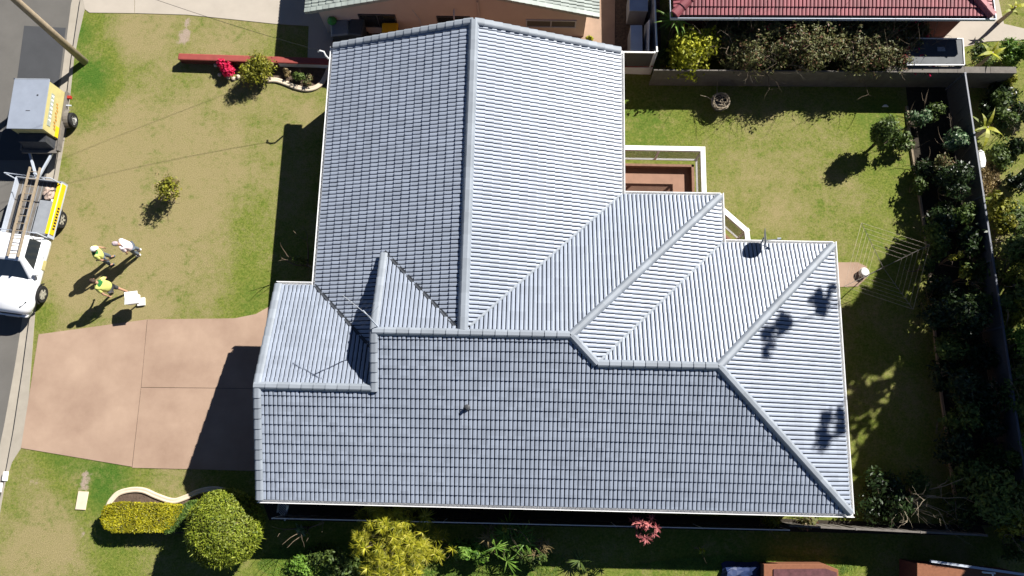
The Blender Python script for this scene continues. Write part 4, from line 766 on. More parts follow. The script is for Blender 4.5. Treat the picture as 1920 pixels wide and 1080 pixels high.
def onquad(q, u0, u1, v0, v1, off, nm, m, par=ut, th=.012):
    q = [Vector(p) for p in q]; n = (q[1]-q[0]).cross(q[3]-q[0]).normalized()
    def f(u, v): return q[0].lerp(q[1], u).lerp(q[3].lerp(q[2], u), v)
    c = [f(u0,v0), f(u1,v0), f(u1,v1), f(u0,v1)]; b = MB(); b.hexa([p+n*off for p in c], [p+n*(off+th) for p in c]); return b.build(nm, m, par)
fr = [bot[2], bot[3], top[3], top[2]]; onquad(fr, .07,.93,.05,.90, .003, 'windscreen', 'glass')
L1 = [bot[3], bot[0], top[0], top[3]]; onquad(L1, .22,.90,.08,.84, .003, 'side_window', 'glass'); R1 = [bot[1], bot[2], top[2], top[1]]; onquad(R1, .10,.78,.08,.84, .003, 'side_window', 'glass')
onquad([bot[0],bot[1],top[1],top[0]], .12,.88,.12,.85, .003, 'rear_window', 'glass')
for s in (-1,1):
    b = MB(); b.box(min(s*.84,s*1.02), max(s*.84,s*1.02), .82, .94, 1.02, 1.20); b.build('mirror', 'carwhite' , ut, bevel=.03)
    wheel(ut, .80*s, 1.53, .35, .22, sgn=s); wheel(ut, .80*s, -1.55, .35, .22, sgn=s)
    b = MB(); P = [(math.cos(PI*k/10)*.43, .40+math.sin(PI*k/10)*.38) for k in range(11)]; Q = [(p[0]*.86, .40+(p[1]-.40)*.86) for p in P]
    vs = [(s*.905, 1.53+p[0], p[1]) for p in P]+[(s*.905, 1.53+p[0], p[1]) for p in Q]+[(s*.80, 1.53+p[0], p[1]) for p in Q]; b.add(vs, [(i,i+1,12+i,11+i) for i in range(10)]+[(11+i,12+i,23+i,22+i) for i in range(10)]); b.build('wheel_arch', 'black', ut)
    b = MB(); b.hexa([(s*.60,2.26,.70),(s*.78,2.05,.68),(s*.775,2.02,.70),(s*.59,2.22,.72)], [(s*.50,2.24,.90),(s*.72,2.00,.93),(s*.70,1.95,.935),(s*.46,2.2,.92)]); b.build('headlight', 'glass', ut, bevel=.01)
    b = MB(); b.box(min(s*.87,s*.90), max(s*.87,s*.90), .05, .2, .84, .87); b.build('door_handle', 'grey', ut)
b = MB(); b.box(-.42,.42,2.40,2.47,.52,.74); b.build('grille', 'black', ut, bevel=.02); b = MB(); b.hexa([(-.74,2.25,.36),(.74,2.25,.36),(.60,2.52,.36),(-.60,2.52,.36)],[(-.76,2.25,.54),(.76,2.25,.54),(.62,2.54,.52),(-.62,2.54,.52)]); b.build('bumper', 'carwhite', ut, bevel=.04)
b = MB(); b.box(-.26,.26,2.535,2.545,.40,.50); b.build('number_plate', 'white', ut)
b = MB(); b.box(-.9,-.888,.25,.62,.60,.80); b.build('door_emblem', 'yellow', ut)
b = MB(); b.box(-.92,.92,-2.92,-.64,.70,.76); b.build('tray_floor', 'wall', ut); b = MB()
for k in range(11): x = -.86+.16*k; b.box(x, x+.02, -2.9,-.66,.763,.775)
b.build('tray_ribs', 'grey', ut)
b = MB(); b.box(-.96,-.92,-2.92,-.64,.62,1.0); b.build('tray_side', 'lightgrey', ut); b = MB(); b.box(.92,.96,-2.92,-.64,.62,1.0); b.build('tray_side', 'lightgrey', ut)
b = MB(); b.box(-.985,-.962,-2.86,-.78,.74,.97); b.hexa([(-.985,-2.86,.972),(-.925,-2.86,1.003),(-.925,-.78,1.003),(-.985,-.78,.972)],[(-.985,-2.86,.98),(-.80,-2.86,1.015),(-.80,-.78,1.015),(-.985,-.78,.98)]); b.build('side_sign', 'amber', ut)
b = MB()
for k in range(8): y = -1.9+.12*k; b.box(-.992,-.986, y, y+.07, .79,.92)
b.build('sign_lettering', 'black', ut)
b = MB(); b.box(-.96,.96,-2.96,-2.92,.62,.98); b.build('tailgate', 'grey', ut); b = MB()
b.tube([(-.9,-.62,.76),(-.9,-.62,1.62),(.9,-.62,1.62),(.9,-.62,.76)], .028, 6); b.build('front_rack', 'lightgrey', ut); b = MB(); b.tube([(-.9,-2.85,.76),(-.9,-2.85,1.62),(.98,-2.85,1.62),(.98,-2.85,.76)], .028, 6); b.build('rear_rack', 'lightgrey', ut)
b = MB(); b.tube([(-1.0,-1.9,.62),(-1.0,-1.15,.62)], .02, 5); b.build('mudguard', 'black', ut); 
b = MB(); b.box(-.80,-.25,-2.1,-.75,.78,1.0); o = b.build('tool_box', 'grey', None, bevel=.02); 
UM = Matrix.Translation(uo) @ Matrix.Rotation(uz, 4, 'Z')
def onute(o, label, cat, loc=(0,0,0)): o.location = UM @ Vector(loc); o.rotation_euler = (0,0,uz); tag(o, label, cat)
onute(o, 'flat grey metal tool box lying in the tray of the white utility truck', 'tool box')
rg = random.Random(9)
def crumple(nm, r, m, loc, label, cat, sq=.45, seed=1):
    rg = random.Random(seed); bm = bmesh.new(); bmesh.ops.create_icosphere(bm, subdivisions=3, radius=1)
    for v in bm.verts: q = 1+.45*noise.noise(v.co*1.7+Vector((seed,0,0)))+.2*noise.noise(v.co*5); v.co = Vector((v.co.x*r[0]*q, v.co.y*r[1]*q, v.co.z*r[2]*q))
    me = bpy.data.meshes.new(nm); bm.to_mesh(me); bm.free(); me.materials.append(M[m]); o = bpy.data.objects.new(nm, me); C.objects.link(o); onute(o, label, cat, loc); return o
crumple('cardboard_bundle', (.20,.26,.14), 'rag', (-.48,-2.42,.92), 'crumpled tan bundle lying in the rear of the truck tray', 'bundle', seed=2)
crumple('white_bag', (.13,.10,.08), 'white', (-.72,-2.14,.86), 'small white bag on the near side of the truck tray', 'bag', seed=5)
a = U(66,314,1.72); c = U(24,481,1.86); ladder('extension_ladder', a, c, .40, 12, 'timber', 'long weathered ladder tied over the rack and cab roof of the white utility truck', rail=(.05,.09))
a2, c2 = U(81,330,.95), U(86,440,.95)
# ---------------------------------------------------------------- letter box
v = U(266,566,0); lb = thing('letter_box', v, 'white letter box on a thin post with a white base plate, near the driveway', 'letter box', .12)
b = MB(); b.box(-.15,.15,-.17,.15,0,.10); b.build('base_block', 'white', lb, bevel=.02); b = MB(); b.tube([(-.02,0,.08),(-.02,0,.62)], .028, 8); b.build('post', 'white', lb)
b = MB(); b.prism([(-.23,-.23),(.22,-.22),(.24,.12),(.10,.22),(-.22,.22)], .60, .88); b.build('box_body', 'white', lb, bevel=.02); b = MB(); b.hexa([(-.26,-.25,.882),(.25,-.25,.882),(.25,.24,.882),(-.26,.24,.882)],[(-.2,-.03,.97),(.2,-.03,.97),(.2,.03,.97),(-.2,.03,.97)]); b.build('box_roof', 'white', lb)
# ---------------------------------------------------------------- people
def skin_mesh(nm, J, E_, R_, m, par, sub=2):
    me = bpy.data.meshes.new(nm); me.from_pydata(J, E_, []); o = bpy.data.objects.new(nm, me); C.objects.link(o)
    sm = o.modifiers.new('s', 'SKIN'); sm.use_smooth_shade = True
    for i, r in enumerate(R_): sv = me.skin_vertices[0].data[i]; sv.radius = r if isinstance(r, tuple) else (r, r); sv.use_root = (i == 0)
    sb = o.modifiers.new('b', 'SUBSURF'); sb.levels = sub; sb.render_levels = sub
    dg = bpy.context.evaluated_depsgraph_get(); dg.update(); me2 = bpy.data.meshes.new_from_object(o.evaluated_get(dg)); o.modifiers.clear(); o.data = me2; me2.name = nm
    me2.materials.clear(); me2.materials.append(M[m] if isinstance(m, str) else m); o.parent = par; return o
def person(px, py, rz, label, shirt, pants, hairm, pose, cap=None, shoes='shoe', longp=False, sh2=None, h=1.74):
    """x right, y forward, feet at z = 0. pose: dict of foot/hand positions"""
    p = U(px, py, 0); t = thing('person', p, label, 'person', rz); k = h/1.74
    fl_, fr_ = pose.get('fl', (-.12,0)), pose.get('fr', (.12,0)); lean = pose.get('lean', .05); hl, hr = pose.get('hl', (-.30,.08,.80)), pose.get('hr', (.30,.08,.80))
    V = Vector; pel = V(((fl_[0]+fr_[0])/2, (fl_[1]+fr_[1])/2, .93)); ch = pel+V((0,lean*.7,.38)); nk = pel+V((0,lean,.56)); hd = nk+V((0,.03+pose.get('nod',.03),.14)); 
    def mid(a, b_, f, o): return a.lerp(b_, f)+V(o)
    hipL, hipR = pel+V((-.10,0,-.04)), pel+V((.10,0,-.04)); aL, aR = V((*fl_, .08)), V((*fr_, .08)); kL, kR = mid(hipL,aL,.5,(0,.05,0)), mid(hipR,aR,.5,(0,.05,0))
    sL, sR = ch+V((-.19,0,.10)), ch+V((.19,0,.10)); HL, HR = V(hl), V(hr); eL, eR = mid(sL,HL,.52,(-.06,-.05,-.02)), mid(sR,HR,.52,(.06,-.05,-.02))
    J = [pel, pel.lerp(ch,.5), ch, nk, hd, hd+V((0,.01,.10)), hipL, kL, aL, aL+V((0,.13,-.03)), hipR, kR, aR, aR+V((0,.13,-.03)), sL, eL, HL, sR, eR, HR]
    E_ = [(0,1),(1,2),(2,3),(3,4),(4,5),(0,6),(6,7),(7,8),(8,9),(0,10),(10,11),(11,12),(12,13),(2,14),(14,15),(15,16),(2,17),(17,18),(18,19)]
    R_ = [(.15,.11),(.13,.10),(.16,.11),.055,(.085,.10),(.07,.08),.085,.06,.04,.035,.085,.06,.04,.035,.06,.042,.028,.06,.042,.028]
    for H_, el, s in ((16, eL, -1), (19, eR, 1)):       # five fingers on each hand
        d = (J[H_]-el).normalized(); sd = V((0,1,0)); pm = len(J); J.append(J[H_]+d*.07); E_.append((H_, pm)); R_.append((.030,.016))
        for i, (o_, L_) in enumerate(((-.030,.075),(-.010,.085),(.010,.08),(.030,.065))):
            a = len(J); J.append(J[pm]+sd*o_+d*.02); J.append(J[pm]+sd*o_*1.2+d*L_*.6+V((-s*.012,0,0))); J.append(J[pm]+sd*o_*1.25+d*L_+V((-s*.03,0,0))); E_ += [(pm,a),(a,a+1),(a+1,a+2)]; R_ += [.009,.0085,.008]
        a = len(J); J.append(J[H_]+d*.035+sd*.035); J.append(J[H_]+d*.07+sd*.055); E_ += [(H_,a),(a,a+1)]; R_ += [.011,.009]
    skin_mesh('body', [tuple(j*k) for j in J], E_, [tuple(q*k for q in r) if isinstance(r, tuple) else r*k for r in R_], 'skin', t, 2)
    # facial features
    fb = MB(); c = (hd+V((0,.0,.03)))*k
    fb.add([tuple(c+V(q)*k) for q in ((-.014,.085,-.02),(.014,.085,-.02),(0,.120,-.015),(0,.085,.03))], [(0,1,2),(0,2,3),(1,3,2),(0,3,1)]); fb.build('nose', 'skin', t)
    for s in (-1,1):
        e = MB(); e.lathe([(.001,-.012),(.009,-.007),(.012,0),(.009,.007),(.001,.012)], tuple(c+V((s*.034,.088,.025))*k), k=8); e.build('eye', 'darkcloth', t); e = MB(); e.lathe([(.006,-.028),(.02,-.015),(.024,.01),(.01,.03)], tuple(c+V((s*.088,-.005,0))*k), k=8); e.build('ear', 'skin', t)
    e = MB(); m_ = c+V((0,.088,-.05))*k; e.box(m_.x-.025,m_.x+.025,m_.y-.01,m_.y+.008,m_.z-.006,m_.z+.006); e.build('mouth', 'redcap', t)
    bm = bmesh.new(); bmesh.ops.create_uvsphere(bm, u_segments=20, v_segments=14, radius=1)
    for v in bm.verts: q = 1+.05*noise.noise(v.co*6); v.co = Vector((v.co.x*.098*q, v.co.y*.118*q-.012, v.co.z*.105*q+.055+(.0 if v.co.y < .2 else .02)))*k + hd*k
    bmesh.ops.delete(bm, geom=[v for v in bm.verts if v.co.z < hd.z*k+.0+max(0,(v.co.y-hd.y*k))*.9], context='VERTS'); me = bpy.data.meshes.new('hair'); bm.to_mesh(me); bm.free(); me.materials.append(M[hairm]); o = bpy.data.objects.new('hair', me); C.objects.link(o); o.parent = t
    for pl in me.polygons: pl.use_smooth = True
    if cap:
        b = MB(); cc = (hd+V((0,-.01,.085)))*k; b.lathe([(.112,0),(.112,.03),(.09,.075),(.04,.10),(.001,.103)], tuple(cc), k=18); b.prism([(cc.x-.07,cc.y+.09),(cc.x+.07,cc.y+.09),(cc.x+.05,cc.y+.19),(cc.x-.05,cc.y+.19)], cc.z+.0, cc.z+.012); b.build('cap', cap, t)
    # clothes
    def mm(a, b_, f): return a.lerp(b_, f)
    JS = [pel+V((0,0,-.08)), pel.lerp(ch,.5), ch, ch+V((0,0,.13)), sL+V((0,0,.005)), mm(sL,eL,.75), sR+V((0,0,.005)), mm(sR,eR,.75)]
    skin_mesh('shirt', [tuple(j*k) for j in JS], [(0,1),(1,2),(2,3),(2,4),(4,5),(2,6),(6,7)], [(.25*k,.205*k),(.25*k,.20*k),(.26*k,.19*k),(.09*k,.09*k),(.11*k,.11*k),(.075*k,.075*k),(.085*k,.09*k),(.075*k,.075*k)], shirt, t, 2)
    if sh2:
        JY = [ch+V((0,-.015,.07)), sL+V((.02,0,.025)), sR+V((-.02,0,.025))]; skin_mesh('shoulder_yoke', [tuple(j*k) for j in JY], [(0,1),(0,2)], [(.13*k,.11*k),(.075*k,.085*k),(.075*k,.085*k)], sh2, t, 2)
    f = .97 if longp else .45
    JP = [pel+V((0,0,.02)), hipL, mm(hipL,kL,f*1.0 if not longp else 1), mm(kL,aL,.85) if longp else mm(hipL,kL,.95), hipR, mm(hipR,kR,f*1.0 if not longp else 1), mm(kR,aR,.85) if longp else mm(hipR,kR,.95)]
    skin_mesh('trousers' if longp else 'shorts', [tuple(j*k) for j in JP], [(0,1),(1,2),(2,3),(0,4),(4,5),(5,6)], [(.17*k,.13*k),.11*k,.085*k,(.07 if longp else .095)*k,.11*k,.085*k,(.07 if longp else .095)*k], pants, t, 2)
    for a in (aL, aR): skin_mesh('shoe', [tuple((a+V((0,-.05,-.035)))*k), tuple((a+V((0,.06,-.04)))*k), tuple((a+V((0,.17,-.045)))*k)], [(0,1),(1,2)], [(.048,.045),(.05,.042),(.045,.032)], shoes, t, 2)
    return t
person(263,474, 1.9, 'person in a pale pink top, grey trousers and white shoes, furthest from the truck', 'pink', 'denim', 'greyhair', dict(fl=(-.10,.02), fr=(.12,-.05), lean=.14, nod=.06, hl=(-.24,.16,.92), hr=(.24,.16,.92)), shoes='white', longp=True, h=1.66)
person(209,490, -1.2, 'person in a yellow and green shirt, white cap and grey trousers', 'hivis', 'denim', 'hair', dict(fl=(-.16,.06), fr=(.16,-.06), lean=.12, nod=.05, hl=(-.26,.22,1.0), hr=(.28,.20,.95)), cap='white', longp=True, sh2='green', shoes='denim', h=1.70)
person(226,548, 1.2, 'bareheaded striding person in a yellow and green work shirt and dark shorts', 'hivis', 'darkcloth', 'hair', dict(fl=(-.12,.26), fr=(.12,-.30), lean=.16, nod=.06, hl=(-.30,-.12,.88), hr=(.30,.28,.92)), sh2='green', h=1.76)
# ---------------------------------------------------------------- rotary clothes line
zc = 1.9; A_, C_ = U(1615,418,zc), U(1712,580,zc); ct = (A_+C_)/2; r_ = (A_-C_).length/2; an_ = math.atan2((A_-C_).y, (A_-C_).x)
cl = thing('clothes_line', (ct.x, ct.y, 0), 'square rotary clothes line standing on the lawn beside the small paving slab', 'clothes line', an_)
b = MB(); b.tube([(0,0,0),(0,0,2.0)], .018, 8); b.build('post', 'darkgrey', cl)
for k in range(4):
    a = PI/2*k; e = Vector((math.cos(a)*r_, math.sin(a)*r_, zc)); b = MB(); b.tube([(0,0,zc-.3), e], .011, 5); b.build('arm', 'wall', cl)
for j in range(6):
    f = 1-.12*j; P = [(math.cos(PI/2*k)*r_*f, math.sin(PI/2*k)*r_*f, zc-.3*(1-f)+.015) for k in range(5)]; b = MB(); b.tube(P, .005 if j else .006, 4); b.build('line', 'edge', cl)
v = U(1628,507,.55); o = MB().lathe([(.16,-.2),(.19,-.05),(.20,.0),(.18,.0),(.15,-.17),(.001,-.17)], k=22).lathe([(.19,.005),(.10,.04),(.001,.05)], k=22).build('peg_basket', 'white', None, smooth=True); o.location = (v.x, v.y, .2); tag(o, 'round white lidded peg basket standing at the corner of the small paving slab', 'basket')
# woven vine ball pot
v = U(1349,194,.3); wt = thing('vine_planter', (v.x, v.y, 0), 'dark round pot topped by a ring of dry woven vines on the back lawn', 'planter'); b = MB(); b.lathe([(.22,0),(.32,.2),(.37,.42),(.34,.42),(.30,.36),(.001,.36)], k=22); b.build('pot', 'darkgrey', wt); b = MB(); rg = random.Random(3)
for k in range(12):
    ph, r0, tz = rg.uniform(0,6), rg.uniform(.24,.38), rg.uniform(-.08,.08); b.tube([(math.cos(a)*r0, math.sin(a)*r0, .50+tz*math.sin(a+ph)*2+.03*math.sin(5*a+ph)) for a in [2*PI*i/20 for i in range(21)]], .013, 5)
for k in range(9): a = rg.uniform(0,6.3); c = rg.uniform(0,6.3); b.tube([(math.cos(a)*.34, math.sin(a)*.34, .46),(rg.gauss(0,.08), rg.gauss(0,.08), .56),(math.cos(c)*.34, math.sin(c)*.34, .48)], .012, 5)
b.tube([(-.3,.1,.4),(-.55,.2,.5),(-.85,.22,.62)], [.014,.01,.005], 5); b.tube([(-.1,.3,.4),(-.12,.6,.5),(-.1,.85,.6)], [.014,.01,.005], 5); b.build('vine_ring', 'twig', wt)
b = MB(); b.prism([(-.14,0),(-.05,.09),(.04,.1),(.13,.02),(.14,0)], 0, .06); o = b.build('white_stone', 'white', None, bevel=.02); v = U(1660,200,.05); o.location = (v.x,v.y,0); tag(o, 'small white stone at the shaded top edge of the back lawn', 'stone')
v = U(1840,297,.5); b = MB(); b.prism([(-.10,-.42),(.10,-.38),(.17,-.1),(.14,.28),(.0,.38),(-.12,.3)], 0, .55); o = b.build('white_tub', 'white', None, bevel=.05); o.location = (v.x,v.y,0); tag(o, 'white plastic tub standing just behind the dark right-hand fence', 'tub')
# ---------------------------------------------------------------- planting: front
def clipped(nm, pxs, h, fol, label, n, size, seed, cat='hedge'):
    """clipped hedge: leaves over the faces of a rounded block traced in plan at its top"""
    rg = random.Random(seed); P = [U(x,y,h) for x,y in pxs]; c = sum(P, Vector())/len(P); O = Vector((c.x,c.y,0)); t = thing(nm, O, label, cat); Q = [(p.x-O.x, p.y-O.y) for p in P]; k = len(Q); b = MB()
    xs = [q[0] for q in Q]; ys = [q[1] for q in Q]
    def inside(x, y):
        r = False
        for i in range(k):
            (x1,y1),(x2,y2) = Q[i], Q[i-1]
            if (y1 > y) != (y2 > y) and x < (x2-x1)*(y-y1)/(y2-y1)+x1: r = not r
        return r
    def leaf(p, nr):
        nr = (Vector(nr)+Vector((rg.gauss(0,.5),rg.gauss(0,.5),rg.gauss(0,.5)))).normalized(); a = nr.cross(Vector((rg.gauss(0,1),rg.gauss(0,1),rg.gauss(0,1)))).normalized(); e = nr.cross(a); s = size*rg.uniform(.6,1.3); b.add([p-a*s*.8, p+e*s*.4, p+a*s*.8, p-e*s*.4], [(0,1,2,3)])
    m_ = 0
    while m_ < n*.6:
        x, y = rg.uniform(min(xs),max(xs)), rg.uniform(min(ys),max(ys))
        if inside(x, y): leaf(Vector((x, y, h-abs(rg.gauss(0,.035))+.03*noise.noise(Vector((x*4,y*4,seed))))), (0,0,1)); m_ += 1
    for _ in range(int(n*.4)):
        i = rg.randrange(k); f = rg.random(); a, c2 = Q[i], Q[(i+1)%k]; x, y = a[0]+(c2[0]-a[0])*f, a[1]+(c2[1]-a[1])*f; r = rg.uniform(.98,1.05); leaf(Vector((x*r, y*r, rg.uniform(.03,h))), (x,y,.3))
    b.build('foliage', fol, t, fix=False); b = MB(); b.prism([(q[0]*.9,q[1]*.9) for q in Q], .05, h-.10); b.build('inner_twigs', 'bark', t); return t
clipped('clipped_hedge', [(191,962),(197,949),(215,943),(300,946),(345,950),(325,985),(300,998),(215,999),(196,991),(189,976)], .72, 'hedge_yellow', 'low clipped golden hedge with rounded left end beside the curved concrete edging', 9000, .05, 3)
clipped('clipped_hedge', [(338,950),(355,940),(375,940),(372,960),(345,995),(310,1000),(305,985)], .70, 'hedge_green', 'short dark green clipped hedge joining the golden hedge to the round topiary', 4200, .05, 4)
v = U(421,991,1.45); rg = random.Random(8); t = thing('round_topiary', (v.x,v.y,0), 'large ball-shaped clipped lime green bush by the lower left corner of the house', 'topiary'); b = MB()
leaf_cloud(b, (0,0,1.42), (1.36,1.38,1.30), 34000, .052, rg, 'shell', lump=.035, asp=2.0, up=.2)
for _ in range(260): d = Vector((rg.gauss(0,1),rg.gauss(0,1),rg.gauss(0,.8))).normalized(); blade(b, (d.x*1.3,d.y*1.3,1.42+d.z*1.25), d, rg.uniform(.10,.24), .03, .2, rg, 2)
b.build('foliage', 'lime', t, fix=False)
bm = bmesh.new(); bmesh.ops.create_uvsphere(bm, u_segments=24, v_segments=16, radius=1.10); bmesh.ops.translate(bm, verts=bm.verts, vec=(0,0,1.42)); me = bpy.data.meshes.new('inner_twigs'); bm.to_mesh(me); bm.free(); me.materials.append(M['bark']); o = bpy.data.objects.new('inner_twigs', me); C.objects.link(o); o.parent = t
b = MB(); b.tube([(0,0,0),(0,0,.8)], .08, 8); b.build('trunk', 'bark', t)
def lift(cx, cy, sx, sy):      # height of something seen at (cx,cy) whose shadow falls at (sx,sy)
    best = (1e9, 0); g = U(sx, sy, 0)
    for i in range(1, 120):
        h = i*.05; q = g + Vector((.946*h, .827*h, h)); r = RC.transposed() @ (q - Vector((0,0,CAM_H))); x, y = 960+F*r.x/-r.z, 540-F*r.y/-r.z; d = (x-cx)**2+(y-cy)**2
        if d < best[0]: best = (d, h)
    return best[1]
shrub('lawn_shrub', 317,354, .60, 1.2, 'bush', 'sparse yellow green shrub with reddish twigs standing alone on the front lawn', n=1100, size=.065, seed=5, flowers=('dry', 10), nclump=9, zb=.0)
shrub('garden_shrub', 482,126, .78, 1.15, 'bush', 'rounded olive yellow shrub next to the crimson flowering bush by the red-capped wall', n=3800, size=.055, seed=6, nclump=10)
shrub('flowering_bush', 425,126, .45, .55, 'redflower', 'bright crimson flowering bush in front of the red-capped wall', n=1500, size=.075, seed=7, nclump=6)
shrub('bed_plant', 560,142, .35, .4, 'mid', 'low green plant in the small bed beside the curved edging at the house corner', n=350, size=.06, seed=8, nclump=4)
shrub('bed_plant', 537,138, .25, .3, 'dry', 'low brownish plant left of the green one in the small curved bed', n=200, size=.06, seed=9, nclump=3)
shrub('bed_plant', 578,150, .28, .3, 'olive', 'low reddish olive plant nearest the house in the small curved bed', n=220, size=.06, seed=10, nclump=3)
shrub('young_shrub', 563,484, .25, 2.1, 'mid', 'small sparse young tree in the dark shadow left of the main roof', n=260, size=.06, seed=11, nclump=4)
# low rock border
rg = random.Random(2)
for i, (x, y) in enumerate(((404,122),(412,140),(428,145),(438,147),(497,149),(446,144))):
    bm = bmesh.new(); bmesh.ops.create_icosphere(bm, subdivisions=2, radius=.09)
    for q in bm.verts: q.co *= 1+.3*noise.noise(q.co*9+Vector((i,0,0))); q.co.z *= .7
    me = bpy.data.meshes.new('rock'); bm.to_mesh(me); bm.free(); me.materials.append(M['edge']); o = bpy.data.objects.new('rock', me); C.objects.link(o); v = U(x,y,.05); o.location = v; tag(o, 'small pale rock in the row edging the crimson flowering bush', 'rock', 'pale rocks edging the front bed')
# ---------------------------------------------------------------- planting: bottom strip
rg = random.Random(31); v = U(736,1006,1.1); t = thing('golden_bush', (v.x,v.y,0), 'big bright yellow-green spiky-leaved bush below the middle of the long grey roof', 'bush'); b = MB(); sb = MB()
for k in range(170):
    a = rg.uniform(0, 2*PI); q = 1.5*math.sqrt(rg.random()); z = (1.0+.75*(1-(q/1.6)**2))*rg.uniform(.75,1.05); c = (math.cos(a)*q*.9, math.sin(a)*q*1.2, z*1.2); rosette(b, c, 34, .31, .024, rg, 1.1, .9)
    if k % 3 == 0: sb.tube([(c[0]*.2,c[1]*.2,0),(c[0]*.6,c[1]*.6,z*.5),c], [.04,.025,.012], 5)
b.build('foliage', 'bamboo', t, fix=False); sb.build('stem', 'bark', t, fix=False)
spiky('spiky_plant', 806,967, 1.5, 2, .42, .045, 'bamboo', 'small spiky yellow green plant just right of the big golden bush', 'plant', 12, .12, 26)
spiky('spiky_plant', 824,1022, 1.2, 14, .30, .03, 'bamboo', 'duller yellow and pinkish spiky clump at the right foot of the big golden bush', 'plant', 13, .5, 24)
shrub('green_shrub', 866,1026, .6, 1.05, 'strap', 'bright green leafy shrub with white flowers right of the golden bush', n=700, size=.10, seed=14, nclump=5)
shrub('green_shrub', 640,1052, .8, .9, 'mid', 'dark green leafy clump on the left of the golden bush', n=1200, size=.09, seed=15, nclump=6)
shrub('green_shrub', 592,1035, .5, .4, 'mid', 'low green weedy clump at the shadow edge between the topiary and golden bush', n=500, size=.09, seed=16, nclump=4)
spiky('arching_plant', 962,1018, 1.15, 12, .6, .05, 'strap', 'arching strap-leaved plant with pale dead stalks below the middle of the roof', 'plant', 17, .7, 18, 1.3)
spiky('arching_plant', 918,1010, 1.1, 5, .45, .035, 'dry', 'dry straw-coloured tuft left of the arching strap-leaved plant', 'plant', 18, .3, 16, 1.4)
spiky('arching_plant', 1010,1022, 1.0, 6, .42, .03, 'dry', 'dry grassy tuft right of the arching strap-leaved plant', 'plant', 19, .4, 14, 1.2)
spiky('red_cordyline', 1205,986, 2.3, 16, .22, .05, 'cordyline', 'pink and red spiky cordyline rising beyond the bottom edge of the roof', 'plant', 20, .45, 13, .5)
shrub('eave_shrub', 1442,972, .45, 1.5, 'bush', 'yellowish leafy shrub poking out under the bottom eave near the right end', n=500, size=.10, seed=21, nclump=4)
shrub('eave_shrub', 1510,976, .45, 1.1, 'olive', 'olive leafy shrub under the bottom eave close to the right corner', n=500, size=.09, seed=22, nclump=4)
shrub('tall_weed', 560,995, .2, 1.9, 'camellia', 'tall thin weed with a few large pale leaves in the shadow beside the topiary', n=26, size=.17, seed=23, nclump=3)
shrub('tall_weed', 680,978, .25, 1.8, 'camellia', 'thin pale-leaved climber on the fence left of the golden bush', n=50, size=.10, seed=24, nclump=3)
shrub('tall_weed', 945,992, .15, 1.9, 'bush', 'thin pale-leaved weed on the fence below the middle of the roof', n=30, size=.10, seed=25, nclump=2)
grass_first = 1
shrub('strip_shrub', 905,1030, .5, .9, 'strap', 'fresh green leafy clump between the golden bush and the arching strap-leaved plant', n=900, size=.10, seed=141, nclump=6)
shrub('strip_shrub', 1000,1040, .5, .8, 'mid', 'green leafy clump at the right foot of the arching strap-leaved plant', n=900, size=.09, seed=142, nclump=6)
shrub('strip_shrub', 560,1055, .5, .35, 'strap', 'low fresh green weeds on the lawn right of the round topiary', n=600, size=.08, seed=143, nclump=6)
shrub('yellow_flower', 1316,1033, .10, .9, 'acid', 'tiny yellow flower in the dark strip below the roof', n=22, size=.08, seed=26, nclump=1)
spiky('agave', 1086,1050, .35, 1, .5, .07, 'mid', 'small spiky agave at the edge of the shadow below the roof', 'plant', 27, .1, 26, .5)
def grass_tufts(nm, pxs, n, L_, fol, seed):
    rg = random.Random(seed); P = [U(*p) for p in pxs]; b = MB(); O = Vector((P[0].x,P[0].y,0)); k = len(P)
    for _ in range(n):
        i = rg.randrange(1, k-1); u, v_ = rg.random(), rg.random()
        if u+v_ > 1: u, v_ = 1-u, 1-v_
        p = P[0]+(P[i]-P[0])*u+(P[i+1]-P[0])*v_-O
        for j in range(3): a = rg.uniform(0,2*PI); blade(b, (p.x,p.y,0), (math.cos(a)*.7, math.sin(a)*.7, 1), L_*rg.uniform(.5,1.3), .012, 1.0, rg, 2)
    o = b.build(nm, fol, None, fix=False); o.location = O; tag(o, 'longer green grass growing along the edge of the bottom lawn', 'grass', kind='stuff'); return o
grass_tufts('long_grass', [(1180,1062),(1290,1048),(1420,1040),(1590,1044),(1610,1060),(1580,1075),(1420,1060)], 2600, .13, 'grass', 1)
grass_tufts('long_grass', [(480,1060),(520,1025),(640,1020),(880,1030),(1060,1040),(1060,1075),(900,1090),(520,1090)], 5500, .13, 'grass', 2)
# ---------------------------------------------------------------- planting: north-east beds
rg = random.Random(41); v = U(1535,85,1.0); t = thing('bougainvillea_hedge', (v.x,v.y,0), 'huge sprawling olive and reddish bougainvillea hedge above the top grey wall', 'hedge'); b = MB(); fb = MB(); tb = MB()
for k in range(90):
    f = k/89; x = U(1335+400*f, 85, 1.2).x - v.x; y = rg.uniform(-1.05,1.25); z = .9+1.3*math.exp(-((f-.42)/.5)**2)*rg.uniform(.55,1.0)*(1-.3*abs(y))*(.7 if f < .16 else 1); r = rg.uniform(.38,.68)*(1 if f > .06 and f < .93 else .6)
    leaf_cloud(b, (x,y,z), (r*1.1,r,r*.8), 1300, .065, rg, 'fill', lump=.5)
    for _ in range(rg.choice((0,0,0,0,1)) if f < .85 else 3): leaf_cloud(fb, (x+rg.gauss(0,.3), y+rg.gauss(0,.4), z+r*.55), (.08,.08,.05), 12, .055, rg, 'fill')
    limb(tb, (x*.96, y*.3, 0), (rg.gauss(0,.7), rg.gauss(0,.7), 1), 1.4, .035, rg, 2, 5, .7, 2)
